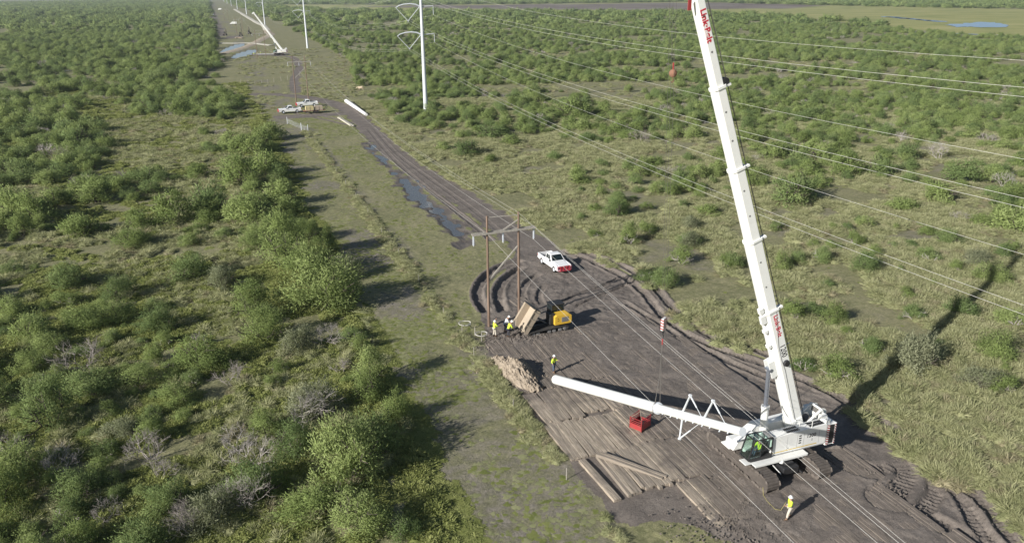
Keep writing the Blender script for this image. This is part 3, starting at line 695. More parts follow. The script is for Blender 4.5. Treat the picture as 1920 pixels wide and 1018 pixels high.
def scatter(name, col, pts, rotz, scl, idx, label, tilt=None):
    me = bpy.data.meshes.new(name); n = len(pts); me.vertices.add(n); me.vertices.foreach_set('co', np.asarray(pts, np.float32).ravel())
    rot = np.zeros((n, 3), np.float32); rot[:, 2] = rotz
    if tilt is not None: rot[:, :2] = tilt
    a = me.attributes.new('rot', 'FLOAT_VECTOR', 'POINT'); a.data.foreach_set('vector', rot.ravel())
    a = me.attributes.new('scl', 'FLOAT_VECTOR', 'POINT'); a.data.foreach_set('vector', np.asarray(scl, np.float32).ravel())
    a = me.attributes.new('idx', 'INT', 'POINT'); a.data.foreach_set('value', np.asarray(idx, np.int32))
    o = link(name, me); md = o.modifiers.new('growth', 'NODES')
    t = bpy.data.node_groups.new(name, 'GeometryNodeTree'); md.node_group = t
    t.interface.new_socket('Geometry', in_out='INPUT', socket_type='NodeSocketGeometry'); t.interface.new_socket('Geometry', in_out='OUTPUT', socket_type='NodeSocketGeometry')
    gi = t.nodes.new('NodeGroupInput'); go = t.nodes.new('NodeGroupOutput')
    ci = t.nodes.new('GeometryNodeCollectionInfo'); ci.inputs[0].default_value = col; ci.inputs[1].default_value = True; ci.inputs[2].default_value = True
    ip = t.nodes.new('GeometryNodeInstanceOnPoints'); ip.inputs['Pick Instance'].default_value = True
    def na(nm, ty):
        q = t.nodes.new('GeometryNodeInputNamedAttribute'); q.data_type = ty; q.inputs[0].default_value = nm
        return [s for s in q.outputs if s.enabled and s.name == 'Attribute'][0]
    er = t.nodes.new('FunctionNodeEulerToRotation')
    t.links.new(na('rot', 'FLOAT_VECTOR'), er.inputs[0]); t.links.new(er.outputs[0], ip.inputs['Rotation'])
    t.links.new(na('scl', 'FLOAT_VECTOR'), ip.inputs['Scale']); t.links.new(na('idx', 'INT'), ip.inputs['Instance Index'])
    t.links.new(gi.outputs[0], ip.inputs['Points']); t.links.new(ci.outputs[0], ip.inputs['Instance']); t.links.new(ip.outputs[0], go.inputs[0])
    return tag(o, label=label, kind='stuff')

RS = np.random.RandomState(7)
def in_view(x, y, pad=6., near=20.):
    az = np.degrees(np.arctan2(x, y)); return (az > -13.4-pad) & (az < 54.2+pad) & (np.hypot(x, y) > near) | (np.hypot(x+0, y-45) < 32) & (x < 20)
# the cleared line: nothing woody between these bounds
def left_edge(y): return np.interp(y, [20, 45, 48, 51, 56, 65, 78, 93, 110, 133, 177, 215, 274, 384, 424, 470, 500, 620, 5000], [0, 1.5, 4., 8.5, 10.2, 10.8, 11.8, 12., 11.5, 9.6, 10.5, 9.5, 5.5, -1.5, 5., 3.5, 1.5, 3., 1.5])
def right_edge(y): return np.interp(y, [20, 30, 48, 60, 80, 95, 120, 160, 230, 300, 420, 600, 1000, 5000], [50, 49, 50, 46, 48.5, 45, 44, 41, 43, 46, 62, 66, 68, 68])
HAND_R = [(68.3,76.8,1.2),(58.8,78.8,1.5),(58.8,59.4,1.8),(55.5,61.9,1.6),(88.4,86.2,1.5),(67.4,56.9,1.2),(73.0,56.0,1.5),(85.0,62.1,2.2),(88.8,67.5,1.8),(86.2,100.4,3.2),(91.7,103.0,2.6),(63.5,94.8,1.9),(59.2,87.7,1.9),(107.0,76.6,2.8),(87.1,76.5,1.0),(92.6,75.3,1.8),(75.5,90.0,1.4),(75.5,51.9,1.6),(57.0,52.3,1.5),(57.8,48.0,2.5),(67.2,47.0,1.8),(60.8,43.1,1.7),(61.6,42.1,1.3),(48.7,160.1,3.0),(61.3,178.6,3.0),(61.9,167.9,2.4),(66.0,209.1,2.5),(71.4,197.7,2.0),(93.4,230.0,3.4),(92.5,199.7,4.0),(84.1,183.9,2.6),(85.6,178.0,2.5),(91.6,170.4,3.2),(81.0,135.0,2.4),(62.6,132.3,1.8),(45.5,167.4,1.8),(51.2,150.7,1.8),(53.0,221.2,1.6),(56.6,219.8,2.0),(47.9,75.7,2.1),(46.9,78.6,1.3),(59.6,78.5,1.4),(59.6,88.6,1.6),(56.2,104.6,2.0),(48.6,52.0,1.1),(49.8,49.0,1.3),(64.7,148.6,1.5),(67.4,131.3,1.3),(70.3,99.9,1.6),(76.0,79.0,1.1),(116.0,111.2,2.6),(110.5,113.5,2.6),(115.0,127.5,3.0),(106.9,130.9,2.5),(132.2,120.4,2.6),(126.2,102.3,3.0),(110.1,92.4,2.4),(129.7,96.4,2.6),(100.6,91.0,2.2),(88.1,122.7,2.2),(112.1,196.5,2.6),(102.4,200.8,2.4),(105.2,158.4,2.6),(112.7,147.8,2.6),(107.3,174.0,2.0)]
HAND_L = [(10.4,196.5,3.6),(6.0,179.3,3.2),(6.7,156.4,3.5),(1.4,149.2,3.4),(7.2,132.5,3.0),(8.0,126.7,2.4),(2.0,122.7,3.4),(-3.4,131.5,3.2),(8.4,114.1,2.2),(4.9,100.3,3.6),(8.0,94.8,3.6),(7.6,83.7,4.0),(10.0,86.1,3.4),(0.6,83.2,3.0),(1.4,77.1,3.2),(-2.5,94.9,2.8),(-6.2,100.4,3.0),(9.6,73.8,1.6),(4.2,73.3,2.2),(-4.8,73.0,2.8),(-9.2,84.1,2.6),(-13.8,95.7,2.8),(-20.3,102.0,3.0),(-21.5,86.0,2.6),(-16.5,66.2,3.2),(-17.4,58.5,2.6),(-14.3,71.1,3.0),(4.1,60.0,2.2),(8.9,61.1,1.8),(10.5,56.5,1.7),(7.7,52.6,2.6),(5.2,49.8,3.0),(2.9,46.7,2.6),(2.2,53.9,2.4),(0.1,58.0,2.2),(-1.2,50.2,2.4),(-4.1,48.1,2.4),(-6.9,50.4,2.0),(-13.1,54.8,2.2),(-10.9,62.2,2.2),(-7.0,66.3,2.0),(12.2,93.0,2.6),(11.4,104.7,2.0),(-14.3,117.7,3.0),(-8.9,127.1,3.2),(-22.2,126.5,3.0),(-30.1,135.7,3.2),(5.3,43.9,2.2),(7.9,42.3,1.2)]
BARE_AT = [(-15.2,77.1,2.6),(-8.5,57.9,2.4),(-7.7,54.4,1.3),(-2.1,68.3,2.4),(6.9,74.2,1.8),(-2.4,56.9,2.0),(3.4,59.4,2.2),(-5.1,78.2,1.6),(-1.2,54.4,1.8),(-15.0,58.7,2.0),(-2.0,49.5,2.0),(145.9,135.2,3.0),(90.8,158.5,2.6),(162.4,126.8,2.6),(-5.1,47.3,1.8),(7.5,67.0,1.5),(-18.8,62.0,1.8),(-11.0,51.1,1.5),(138.2,117.8,2.6),(-19.5,162.4,2.6),(-34.5,190.0,2.8),(-43.3,225.6,2.4)]
trees = [(x, y, r, 0) for x, y, r in HAND_R+HAND_L]
occ = {}
def occ_ok(x, y, r, f):
    c = int(x//8), int(y//8)
    for i in (-1, 0, 1):
        for j in (-1, 0, 1):
            for (a, b, q) in occ.get((c[0]+i, c[1]+j), ()):
                if (a-x)**2+(b-y)**2 < ((r+q)*f)**2: return False
    return True
def occ_add(x, y, r): occ.setdefault((int(x//8), int(y//8)), []).append((x, y, r))
for t_ in trees: occ_add(t_[0], t_[1], t_[2])
for t_ in BARE_AT: occ_add(t_[0], t_[1], t_[2]*.8)
# brush density: 0..1
def dens(x, y):
    r = np.hypot(x, y); n = fbm(x/17., y/17., 3, 91)
    farf = np.clip((r-150)/250, 0, 1)
    L = sstep(.46-.10*farf, .55-.08*farf, n)*(.45+.4*farf)*(x < left_edge(y)-.5)
    near_r = np.clip((r-105)/170, 0, 1)
    Rr = (x > right_edge(y)+1.5+3*n)*sstep(.47-.12*near_r, .62-.1*near_r, fbm(x/24., y/24., 3, 95))*(.08+.5*near_r)
    d = np.where(x < 25, L, Rr)
    return d*(1-in_poly(x, y, FIELD))
for ring, (d0, d1, ntry, r0, r1) in enumerate([(22, 140, 5200, .7, 2.5), (140, 320, 15000, 1.4, 3.1), (320, 800, 52000, 1.8, 3.5)]):
    az = np.radians(RS.uniform(-19, 60, ntry)); dd = np.sqrt(RS.uniform(d0*d0, d1*d1, ntry)); x = dd*np.sin(az); y = dd*np.cos(az)
    if ring == 0:
        ex = 1800; x = np.concatenate([x, RS.uniform(-34, 14, ex)]); y = np.concatenate([y, RS.uniform(22, 75, ex)])
    ok = RS.rand(len(x)) < dens(x, y); x, y = x[ok], y[ok]; rr = RS.uniform(r0, r1, len(x))*np.where(x > 25, .72, 1.)*np.where(RS.rand(len(x)) < .25, .6, 1.)
    for a, b, r in zip(x, y, rr):
        if b > 40 and abs(a-27) < 20 and b < 60: continue
        if occ_ok(a, b, r, .60):
            occ_add(a, b, r); trees.append((a, b, r, 0))
# far brush: one mass
nF = 20000
az = np.radians(RS.uniform(-17, 58, nF)); dd = np.sqrt(RS.uniform(780**2, 3400**2, nF)); fx = dd*np.sin(az); fy = dd*np.cos(az)
ok = (dens(fx, fy) > .1) | ((RS.rand(nF) < .8) & ~in_poly(fx, fy, FIELD) & ((fx < left_edge(fy)) | (fx > right_edge(fy)+40)))
fx, fy = fx[ok], fy[ok]
dist = np.array([math.hypot(t_[0], t_[1]) for t_ in trees]); order = np.argsort(dist)
vis = [i for i in order if in_view(np.array([trees[i][0]]), np.array([trees[i][1]]))[0]]
ind = set(vis[:300]); rest = [i for i in vis[300:]]
tz = ground(np.array([t_[0] for t_ in trees]), np.array([t_[1] for t_ in trees]))[0]
rng = random.Random(5)
lab_tree = {'l': ('feathery mesquite growing in the dense brush left of the cleared strip', 'mesquites in the left brush'),
            'r': ('low mesquite among the pale bunchgrass right of the mud strip', 'mesquites on the right side')}
for i in sorted(ind):
    x, y, r, _ = trees[i]; side = 'l' if x < 25 else 'r'
    small = r < 1.65
    r *= .84 if side == 'l' else 1.0
    cm, tm = (rng.choice(SHRUBS) if small else rng.choice(TREES)); s = r/(1.5 if small else 2.4)
    root = empty('mesquite_tree', (x, y, float(tz[i])-.03), rng.uniform(0, 6.28), (s*rng.uniform(.78, 1.3), s*rng.uniform(.78, 1.2), s*rng.uniform(.72, 1.12)*((1.32 if x > 3 else 1.0) if side == 'l' else 1.1)))
    root.rotation_euler.x = rng.gauss(0, .07); root.rotation_euler.y = rng.gauss(0, .07)
    link('crown', cm, root); link('trunk', tm, root)
    own = {(57.8, 48.0): 'round mesquite standing in the boom shadow right of the crane', (47.9, 75.7): 'bushy mesquite at the rutted mud edge right of the near pickup', (56.6, 219.8): 'mesquite bush hiding the foot of the nearest steel pole', (48.7, 160.1): 'tall mesquite in the grass midway between the road and nearest steel pole', (67.2, 47.0): 'mesquite alone in pale grass at the right edge of the picture beyond the crane', (58.8, 59.4): 'single mesquite with dark shadow just right of the boom lettering', (7.6, 83.7): 'largest spreading mesquite at the right edge of the left brush, level with the dumper', (10.0, 86.1): 'broad mesquite overhanging the cleared strip left of the curved ruts'}
    lb = own.get((round(trees[i][0], 1), round(trees[i][1], 1)))
    if lb: tag(root, lb, 'tree')
    else: tag(root, lab_tree[side][0], 'tree', lab_tree[side][1])
for q, (x, y, r) in enumerate(BARE_AT):
    root = empty('bare_shrub', (x, y, gz(x, y)), rng.uniform(0, 6.28), r/2.0)
    link('branches', BARES[q % 4], root)
    tag(root, 'leafless grey shrub standing among the green brush' if x < 25 else 'leafless grey shrub out in the right hand brush', 'shrub', 'leafless shrubs on the left' if x < 25 else 'leafless shrubs on the right')
MIDC = proto_col('brush_mass', [(crown_mesh('mass_crown', 700+i, 2.4, [3.0, 2.6, 3.4, 2.8, 3.1, 2.4][i], 2600, .42, M_['leaf'] if i % 3 else M_['leaf_dark'], lobes=12), TREES[i][1]) for i in range(6)]+[BARES[0], BARES[1]])
rp = np.array([(trees[i][0], trees[i][1], tz[i]-.05) for i in rest]); rr = np.array([trees[i][2] for i in rest])/2.4
n = len(rest); ix = RS.randint(0, 6, n); ix = np.where((RS.rand(n) < .07), RS.randint(6, 8, n), ix)
scatter('brush_mass', MIDC, rp, RS.uniform(0, 6.28, n), np.stack([rr*RS.uniform(.8, 1.3, n), rr*RS.uniform(.8, 1.25, n), rr*RS.uniform(.7, 1.2, n)], 1), ix, 'continuous mass of mesquite brush stretching away on both sides')
FARC = proto_col('far_brush', [crown_mesh('far_crown', 800+i, 2.4, 2.6, 320, 1.2, M_['leaf'] if i % 2 else M_['leaf_dark'], lobes=8) for i in range(4)])
n = len(fx); fs_ = RS.uniform(1.3, 2.6, n)*np.interp(np.hypot(fx, fy), [800, 3400], [1., 2.6])
scatter('far_brush', FARC, np.stack([fx, fy, np.zeros(n)-.2], 1), RS.uniform(0, 6.28, n), np.stack([fs_, fs_, fs_*np.interp(np.hypot(fx, fy), [800, 3400], [.75, .42])], 1), RS.randint(0, 4, n), 'distant brush fading out towards the horizon')

# ---- bunchgrass on the right, weeds on the left
GRC = proto_col('bunchgrass', [mound_mesh('tussock', 900+i, .58, [.34, .26, .40, .30][i], 210, M_['straw']) for i in range(4)]+[mound_mesh('dry_tussock', 910+i, .5, .26, 180, M_['drygrass']) for i in range(2)])
def sample(n, x0, x1, y0, y1): return RS.uniform(x0, x1, n), RS.uniform(y0, y1, n)
parts_ = []
az = np.radians(RS.uniform(5, 60, 110000)); dd = RS.uniform(30, 260, 110000)**1.0
x = dd*np.sin(az); y = dd*np.cos(az)
gn = fbm(x/9., y/9., 4, 121); g = ground(x, y)
ok = (x > right_edge(y)-3.5) & (g[1] < .35) & (g[2] < .3) & (RS.rand(len(x)) < sstep(.35, .54, gn)) & (g[3] < .5)
parts_.append((x[ok], y[ok], g[0][ok], RS.uniform(.6, 1.6, ok.sum())))
az = np.radians(RS.uniform(-1, 56, 16000)); dd = RS.uniform(250, 520, 16000); x = dd*np.sin(az); y = dd*np.cos(az); g = ground(x, y)
ok = (x > 9) & (g[1] < .3) & (g[2] < .2) & (RS.rand(len(x)) < sstep(.38, .6, fbm(x/11., y/11., 4, 123)))
parts_.append((x[ok], y[ok], g[0][ok], RS.uniform(.6, 1.3, ok.sum())))
# tall grass along the fence row and the mat edge
y2 = RS.uniform(34, 205, 1500); x2 = np.interp(y2, [34, 40, 70, 200], [21.0, 20.8, 20.2, 19.6])+RS.normal(0, .42, 1500)
ok = (RS.rand(1500) < sstep(.35, .6, fbm(y2/5., y2*0, 3, 131))*.9+.1) & ~((y2 > 56) & (x2 > 21.4)) & ((x2 < 21.3) | (y2 > 75))
x2, y2 = x2[ok], y2[ok]; parts_.append((x2, y2, ground(x2, y2)[0], RS.uniform(.6, 1.15, len(x2))))
# tussocks in the left brush gaps
x3, y3 = sample(5200, -40, 12, 24, 120); ok = in_view(x3, y3) & (fbm(x3/7., y3/7., 3, 141) > .52) & (x3 < left_edge(y3)+1); x3, y3 = x3[ok], y3[ok]
parts_.append((x3, y3, ground(x3, y3)[0], RS.uniform(.7, 1.6, len(x3))))
x4, y4 = sample(9000, -90, 9, 120, 330); ok = in_view(x4, y4) & (fbm(x4/12., y4/12., 3, 143) > .5) & (x4 < left_edge(y4)+1); x4, y4 = x4[ok], y4[ok]
parts_.append((x4, y4, ground(x4, y4)[0], RS.uniform(1.0, 2.0, len(x4))))
X_ = np.concatenate([q[0] for q in parts_]); Y_ = np.concatenate([q[1] for q in parts_]); Z_ = np.concatenate([q[2] for q in parts_]); S_ = np.concatenate([q[3] for q in parts_]); n = len(X_)
far = np.interp(np.hypot(X_, Y_), [60, 260], [1., 1.5])
scatter('bunchgrass', GRC, np.stack([X_, Y_, Z_-.02], 1), RS.uniform(0, 6.28, n), np.stack([S_*far, S_*far, S_*RS.uniform(.7, 1.25, n)], 1), np.where(RS.rand(n) < .2, RS.randint(4, 6, n), RS.randint(0, 4, n)), 'pale bunchgrass tussocks covering the open ground', RS.normal(0, .09, (n, 2)))
FOC = proto_col('ground_weeds', [mound_mesh('weed_patch', 950+i, .6, [.2, .3, .16, .24][i], 230, M_['forb'], .16, .03) for i in range(4)]+[mound_mesh('weed_flat', 960+i, .6, .07, 150, M_['forb'], .11, .02) for i in range(2)]+[mound_mesh('grass_patch', 970+i, .5, .09, 170, M_['straw'], .16, .008) for i in range(2)])
x, y = sample(26000, -45, 21.5, 22, 110); 
x5, y5 = sample(7000, 19, 36, 70, 240); x = np.concatenate([x, x5]); y = np.concatenate([y, y5]); x6, y6 = sample(9000, 44, 120, 26, 130); x6 = x6[:2500]; y6 = y6[:2500]; x = np.concatenate([x, x6]); y = np.concatenate([y, y6])
for (n_, xa, xb, ya, yb) in ((16000, 9, 22, 26, 120), (9000, 9, 35, 95, 260), (14000, -80, 10, 110, 330)):
    x7, y7 = sample(n_, xa, xb, ya, yb); x = np.concatenate([x, x7]); y = np.concatenate([y, y7])
g = ground(x, y); gn = fbm(x/4.5, y/4.5, 4, 151)
ok = in_view(x, y) & (g[1] < .3) & (g[2] < .3) & (RS.rand(len(x)) < np.where(g[3] < .5, sstep(.34, .58, gn), .35*sstep(.35, .6, gn))) & ~((x > 21.2) & (x < 42) & (y < 68))
x, y, zz = x[ok], y[ok], g[0][ok]; n = len(x); s = RS.uniform(.7, 1.5, n)*np.where(x > 12.5, .5, 1.)*np.interp(y, [100, 250], [1., 1.6])
tall = np.where(x < 11, 1.1, .35)
ix = np.where(x < 13, RS.randint(0, 5, n), RS.randint(4, 8, n))
scatter('ground_weeds', FOC, np.stack([x, y, zz-.01], 1), RS.uniform(0, 6.28, n), np.stack([s, s, s*tall], 1), ix, 'low weeds and short grass over the soil')
# ------------------------------------------------------------------ timber mats
def timber_mesh(seed):
    rg = random.Random(seed); b_ = MB(); L = 5.42+rg.uniform(-.12, .05); w = .288; h = .27; c = .016
    n = 4; rows = []
    for i in range(n+1):
        y = -L/2+L*i/n; dx = rg.uniform(-.014, .014); dz = rg.uniform(-.018, .012); e = .03 if i in (0, n) else 0
        y += rg.uniform(-.03, .03) if i in (0, n) else 0
        W = w/2-e*.3
        rows.append([(-W+dx, y, 0.), (W+dx, y, 0.), (W+dx, y, h-c+dz-e), (W-c+dx, y, h+dz-e), (-W+c+dx, y, h+dz-e+rg.uniform(-.006, .006)), (-W+dx, y, h-c+dz-e)])
    vs = [v for r in rows for v in r]; fs = []
    for i in range(n):
        for j in range(6): fs.append((i*6+j, i*6+(j+1) % 6, (i+1)*6+(j+1) % 6, (i+1)*6+j))
    fs += [tuple(range(6))[::-1], tuple(range(n*6, n*6+6))]
    b_.add(vs, fs); return b_.mesh('timber', M_['timber'])
TIMB = [timber_mesh(40+i) for i in range(7)]
ROD = MB().cone((-.6, 0, .14), (.6, 0, .14), .016, .016, 5).mesh('bolt_rod', M_['rust'])
rg = random.Random(11)
def mat_thing(x, y, z, rz, label, group=None, n=4, tilt=(0, 0), gaps=None):
    root = empty('timber_mat', (x, y, z), rz); root.rotation_euler = (tilt[0], tilt[1], rz)
    for i in range(n):
        if gaps and i in gaps: continue
        link('timber', rg.choice(TIMB), root, ((i-(n-1)/2)*.303+rg.uniform(-.006, .006), rg.uniform(-.13, .13), rg.uniform(-.045, .02)), (rg.uniform(-.004, .004), rg.uniform(-.015, .015), rg.choice((0, math.pi))+rg.uniform(-.004, .004)))
    for yy in (-2.1, 2.1): link('bolt_rod', ROD, root, (0, yy, 0), None, (n/4*.98, 1, 1))
    return tag(root, label, 'timber mat', group)
rows_ = [(24.0, 33.2, 42.0, 'm'), (29.52, 31.2, 42.0, 'm'), (35.05, 27.4, 42.2, 'm'), (40.6, 23.6, 42.2, 'm'), (46.1, 21.8, 42.4, 'e'), (51.6, 21.9, 41.8, 'e'), (57.1, 21.8, 41.6, 'e'), (62.65, 21.9, 41.2, 'e')]
for k_, (y0, xa, xb, fl) in enumerate(rows_):
    x = xa+rg.uniform(0, .3)+.61; q_ = 0
    rown = ['at the bottom edge of the picture', 'under the striding worker', 'just behind the crane', 'under the front of the crane', 'below the red basket', 'under the middle of the lifted pole', 'beside the clay heap', 'just before the tracked dumper'][k_]
    ordn = 'first second third fourth fifth sixth seventh eighth ninth tenth eleventh twelfth thirteenth fourteenth fifteenth sixteenth seventeenth eighteenth'.split()
    while x < xb:
        muddy = x > 31 or y0 > 56
        lab = '%s %s mat from the left, row %s' % (ordn[q_], 'muddy' if muddy else 'weathered', rown); q_ += 1
        mat_thing(x, y0+2.76+(rg.uniform(-.22, .22) if muddy else rg.uniform(-.4, .34)), -.06+rg.uniform(-.03, .04), rg.gauss(0, .010 if muddy else .018), lab, 'muddy timber mats' if muddy else 'bare timber mats', 4, (rg.gauss(0, .004), rg.gauss(0, .01)), (rg.choice((0, 3)),) if rg.random() < .10 else None)
        x += 1.222+rg.uniform(.0, .05)
mat_thing(21.95, 48.6, -.10, .02, 'broken two timber mat at the grassy edge of the pad', None, 2)
mat_thing(22.6, 43.1, -.02, .05, 'two timber mat lying apart at the corner of the pad beside a bare gap', None, 2)
lm = mat_thing(25.45, 43.45, .20, .66, 'loose timber lying askew on top of the pad', None, 2, (.05, .02))
# ------------------------------------------------------------------ spoil heap
rs = np.random.RandomState(3); n = 74
u = np.linspace(-1, 1, n); UX, UY = np.meshgrid(u, u); a = math.radians(20)
hx = UX*3.1; hy = UY*3.9
rad = np.sqrt((UX*1.02)**2+(UY*1.02)**2)+(fbm(UX*2.2+5, UY*2.2, 3, 201)-.5)*.55
hh = 1.15*np.clip(1-rad, -.2, 1)**.85 if False else 1.25*np.maximum(1-rad, 0)**.8
hh = hh+np.where(hh > .02, (fbm(hx/.42, hy/.42, 3, 202)-.5)*.55+(fbm(hx/.18, hy/.18, 2, 203)-.5)*.22, -.06)
wx = 22.9+hx*.52+hy*-.02; wy = 60.7+hy+hx*-.25
vv = np.stack([wx.ravel(), wy.ravel(), hh.ravel()+.17], 1)
ii = (np.arange(n-1)[:, None]*n+np.arange(n-1)[None, :]).ravel(); qq = np.stack([ii, ii+1, ii+1+n, ii+n], 1)
keep = hh.ravel()[qq].max(1) > -.03
k = N('tan_clay'); p = k.pos(); a1 = k.noise(2.2, 6, p, .7)
k.bsdf(k.ramp(a1, [(.3, (.17, .135, .10)), (.5, (.31, .255, .195)), (.7, (.44, .37, .29))]), .95, 0, k.bump(k.noise(9, 5, p, .7), .8, .06), .2); M_['clay'] = k.m
heap = np_mesh('spoil_heap', vv, qq[keep], M_['clay'])
hp = link('spoil_heap', heap); tag(hp, 'heap of tan excavated clay on the left edge of the mats', 'dirt pile')
# clods around the heap and in the churned mud
b_ = MB(); rg2 = random.Random(9)
def clod(b_, x, y, z, r):
    ph = rg2.random()*6; vs = [(x, y, z+r*rg2.uniform(.6, .9))]+[(x+r*math.cos(ph+i*1.2566)*rg2.uniform(.7, 1.3), y+r*math.sin(ph+i*1.2566)*rg2.uniform(.7, 1.3), z-r*.4) for i in range(5)]
    b_.add(vs, [(0, 1+i, 1+(i+1) % 5) for i in range(5)])
for i in range(520):
    j = rg2.randrange(n*n); 
    if hh.ravel()[j] < .03: continue
    clod(b_, vv[j][0], vv[j][1], vv[j][2], rg2.uniform(.06, .19))
for i in range(60): clod(b_, rg2.gauss(23.2, 1.8), rg2.gauss(60.2, 3.2), .24, rg2.uniform(.04, .11))
o = b_.build('clods', M_['clay'], hp); o['kind'] = 'stuff'
k = N('dark_mud'); p = k.pos(); k.bsdf(k.ramp(k.noise(1.5, 5, p), [(.3, (.085, .072, .062)), (.7, (.18, .155, .135))]), .9, 0, k.bump(k.noise(12, 4, p), .6, .04), .25); M_['mud'] = k.m
b_ = MB(); cl = []
for i in range(900): cl.append((rg2.gauss(26.2, 2.6), rg2.gauss(68.4, 1.1), rg2.uniform(.05, .17)))
for i in range(700): cl.append((rg2.uniform(27, 45.5), rg2.uniform(69, 92), rg2.uniform(.03, .10)))
for i in range(500): cl.append((rg2.gauss(28.6, 2.2), rg2.gauss(35.2, 1.6), rg2.uniform(.03, .10)))
for i in range(1500): cl.append((rg2.uniform(27, 43.5), rg2.uniform(28, 67), rg2.uniform(.02, .07)))
for (pts, hw, dep, berm, tr) in RUTS[:15]:
    for i in range(110):
        q = rg2.choice(pts); s_ = rg2.choice((-1, 1)); cl.append((q[0]+s_*hw*1.4+rg2.gauss(0, .2), q[1]+rg2.gauss(0, .35), rg2.uniform(.03, .11)))
zz = gzs([q[0] for q in cl], [q[1] for q in cl])
for q, z1 in zip(cl, zz):
    inpad_ = 22 < q[0] < 42 and 30 < q[1] < 67.5
    if inpad_: z1 = max(z1, .2)
    clod(b_, q[0], q[1], float(z1), q[2])
tag(b_.build('mud_clods', M_['mud']), kind='stuff', label='clods of dark mud thrown up around the tracks')
# ------------------------------------------------------------------ crawler crane
def text_mesh(body, size, mat, depth=.004, bold=0.0):
    cu = bpy.data.curves.new('lettering', 'FONT'); cu.body = body; cu.size = size; cu.align_x = 'CENTER'; cu.align_y = 'CENTER'; cu.extrude = depth; cu.offset = bold*size; cu.space_character = 1.04
    o = bpy.data.objects.new('lettering', cu); C.objects.link(o)
    dg = bpy.context.evaluated_depsgraph_get(); me = bpy.data.meshes.new_from_object(o.evaluated_get(dg)); bpy.data.objects.remove(o)
    me.materials.clear(); me.materials.append(mat); me.name = 'lettering'; return me
def build_crane(root, ang, secs, detail=True):
    W = M_['crane_white']; BW = M_['boom_white']; BK = M_['black']; MS = M_['mudsteel']
    # --- tracks run along local y
    for sx in (-1, 1):
        xc = sx*2.28; L = 3.15; r = .56; zc = .60
        b_ = MB(); prof = []; nseg = 64; per = 4*L+2*math.pi*r
        def tp(s, off=0.):
            s %= per
            if s < 2*L: return (-L+s, zc+r+off)
            s -= 2*L
            if s < math.pi*r: t = s/r; return (L+(r+off)*math.sin(t), zc+(r+off)*math.cos(t))
            s -= math.pi*r
            if s < 2*L: return (L-s, zc-r-off)
            s -= 2*L; t = s/r; return (-L-(r+off)*math.sin(t), zc-(r+off)*math.cos(t))
        for i in range(nseg):
            s0 = per*i/nseg; s1 = s0+per/nseg*.9
            a, c = tp(s0), tp(s1); a2, c2 = tp(s0, -.07), tp(s1, -.07); m1 = tp((s0+s1)/2, .03)
            vs = []
            for xx in (xc-.52, xc+.52):
                vs += [(xx, a[0], a[1]), (xx, m1[0], m1[1]), (xx, c[0], c[1]), (xx, c2[0], c2[1]), (xx, a2[0], a2[1])]
            b_.add(vs, [(0, 1, 2, 3, 4), (9, 8, 7, 6, 5)]+[(j, j+5, (j+1) % 5+5, (j+1) % 5) for j in range(5)])
        tr = b_.build('track', MS, root)
        b_ = MB(); b_.box(xc-.5, xc+.5, -L, L, .2, 1.04, .06)
        for yy in np.linspace(-L*.85, L*.85, 8): b_.cone((xc-.46, yy, .26), (xc+.46, yy, .26), .2, .2, 10)
        for yy in (-L, L): b_.cone((xc-.505, yy, zc), (xc+.505, yy, zc), .5, .5, 18)
        b_.build('track_frame', MS, tr)
        if detail:
            b_ = MB(); b_.box(xc-.55*1, xc+.55, -L*.55, L*.15, zc+.02, zc+.1); rgc = random.Random(3)
            for q in range(170):   # caked mud hanging on the belt sides
                s_ = rgc.uniform(0, per); p_ = tp(s_, -.05); clod_r = rgc.uniform(.06, .2)
                b_.lathe([(0.01, -.06), (clod_r, 0), (.01, .08)], 5, (xc-sx*0+rgc.choice((-1, 1))*.53, p_[0], p_[1]), 'x')
            b_.build('caked_mud', M_['mud'], tr)
    b_ = MB(); b_.box(-1.8, 1.8, -1.25, -.55, .5, 1.0, .05); b_.box(-1.8, 1.8, .55, 1.25, .5, 1.0, .05); b_.box(-1.05, 1.05, -1.3, 1.3, .45, 1.1, .08)
    b_.cone((0, 0, 1.05), (0, 0, 1.3), .95, .95, 24); b_.build('carbody', M_['greysteel'], root)
    b_ = MB(); b_.box(-.75, .65, 1.5, 2.7, .45, 1.0, .06); b_.box(-.5, .3, 1.9, 2.4, 1.0, 1.18, .04)
    b_.cone((-.9, 1.7, .6), (-.9, 2.9, .45), .07, .07, 8); b_.cone((.85, 1.4, .7), (.85, 2.9, .5), .06, .06, 8); cwt = b_.build('carbody_counterweight', BK, root)
    b_ = MB(); b_.lathe([(.02, .30), (.14, .27), (.2, .15), (.2, 0)], 12, (.35, 2.0, 1.1)); b_.bar((.95, 1.4, 1.0), (.95, 2.8, .75), .05); b_.build('carbody_hose_reel', M_['white'], cwt)
    # --- deck and housings
    b_ = MB(); b_.box(-4.25, 2.3, -1.42, 1.42, 1.3, 1.55, .04); b_.prism([(2.3, 1.3), (3.2, 1.42), (3.2, 1.5), (2.3, 1.55)], -1.4, -.4); b_.build('deck', W, root)
    LH = MB(); LH.prism([(-4.0, 1.45), (.95, 1.5), (.95, 2.75), (.6, 2.95), (-4.0, 3.08)], .62, 1.5, 'y'); lh = LH.build('engine_housing', W, root)
    b_ = MB()
    for xr, n_ in ((-.55, 8), (-2.6, 9)):
        for i in range(n_):
            for row in (0, 1): b_.box(xr-i*.145-.05, xr-i*.145+.035, .78+row*.33, 1.02+row*.33, 2.6, 3.005+.0262*(-(xr-i*.145)) + .02 - (.0 if xr < -1 else .015))
    for i in range(4): b_.box(-1.72, -1.5, 1.4, 1.506, 1.95+i*.2, 2.05+i*.2)
    b_.build('louvre', BK, lh)
    b_ = MB()
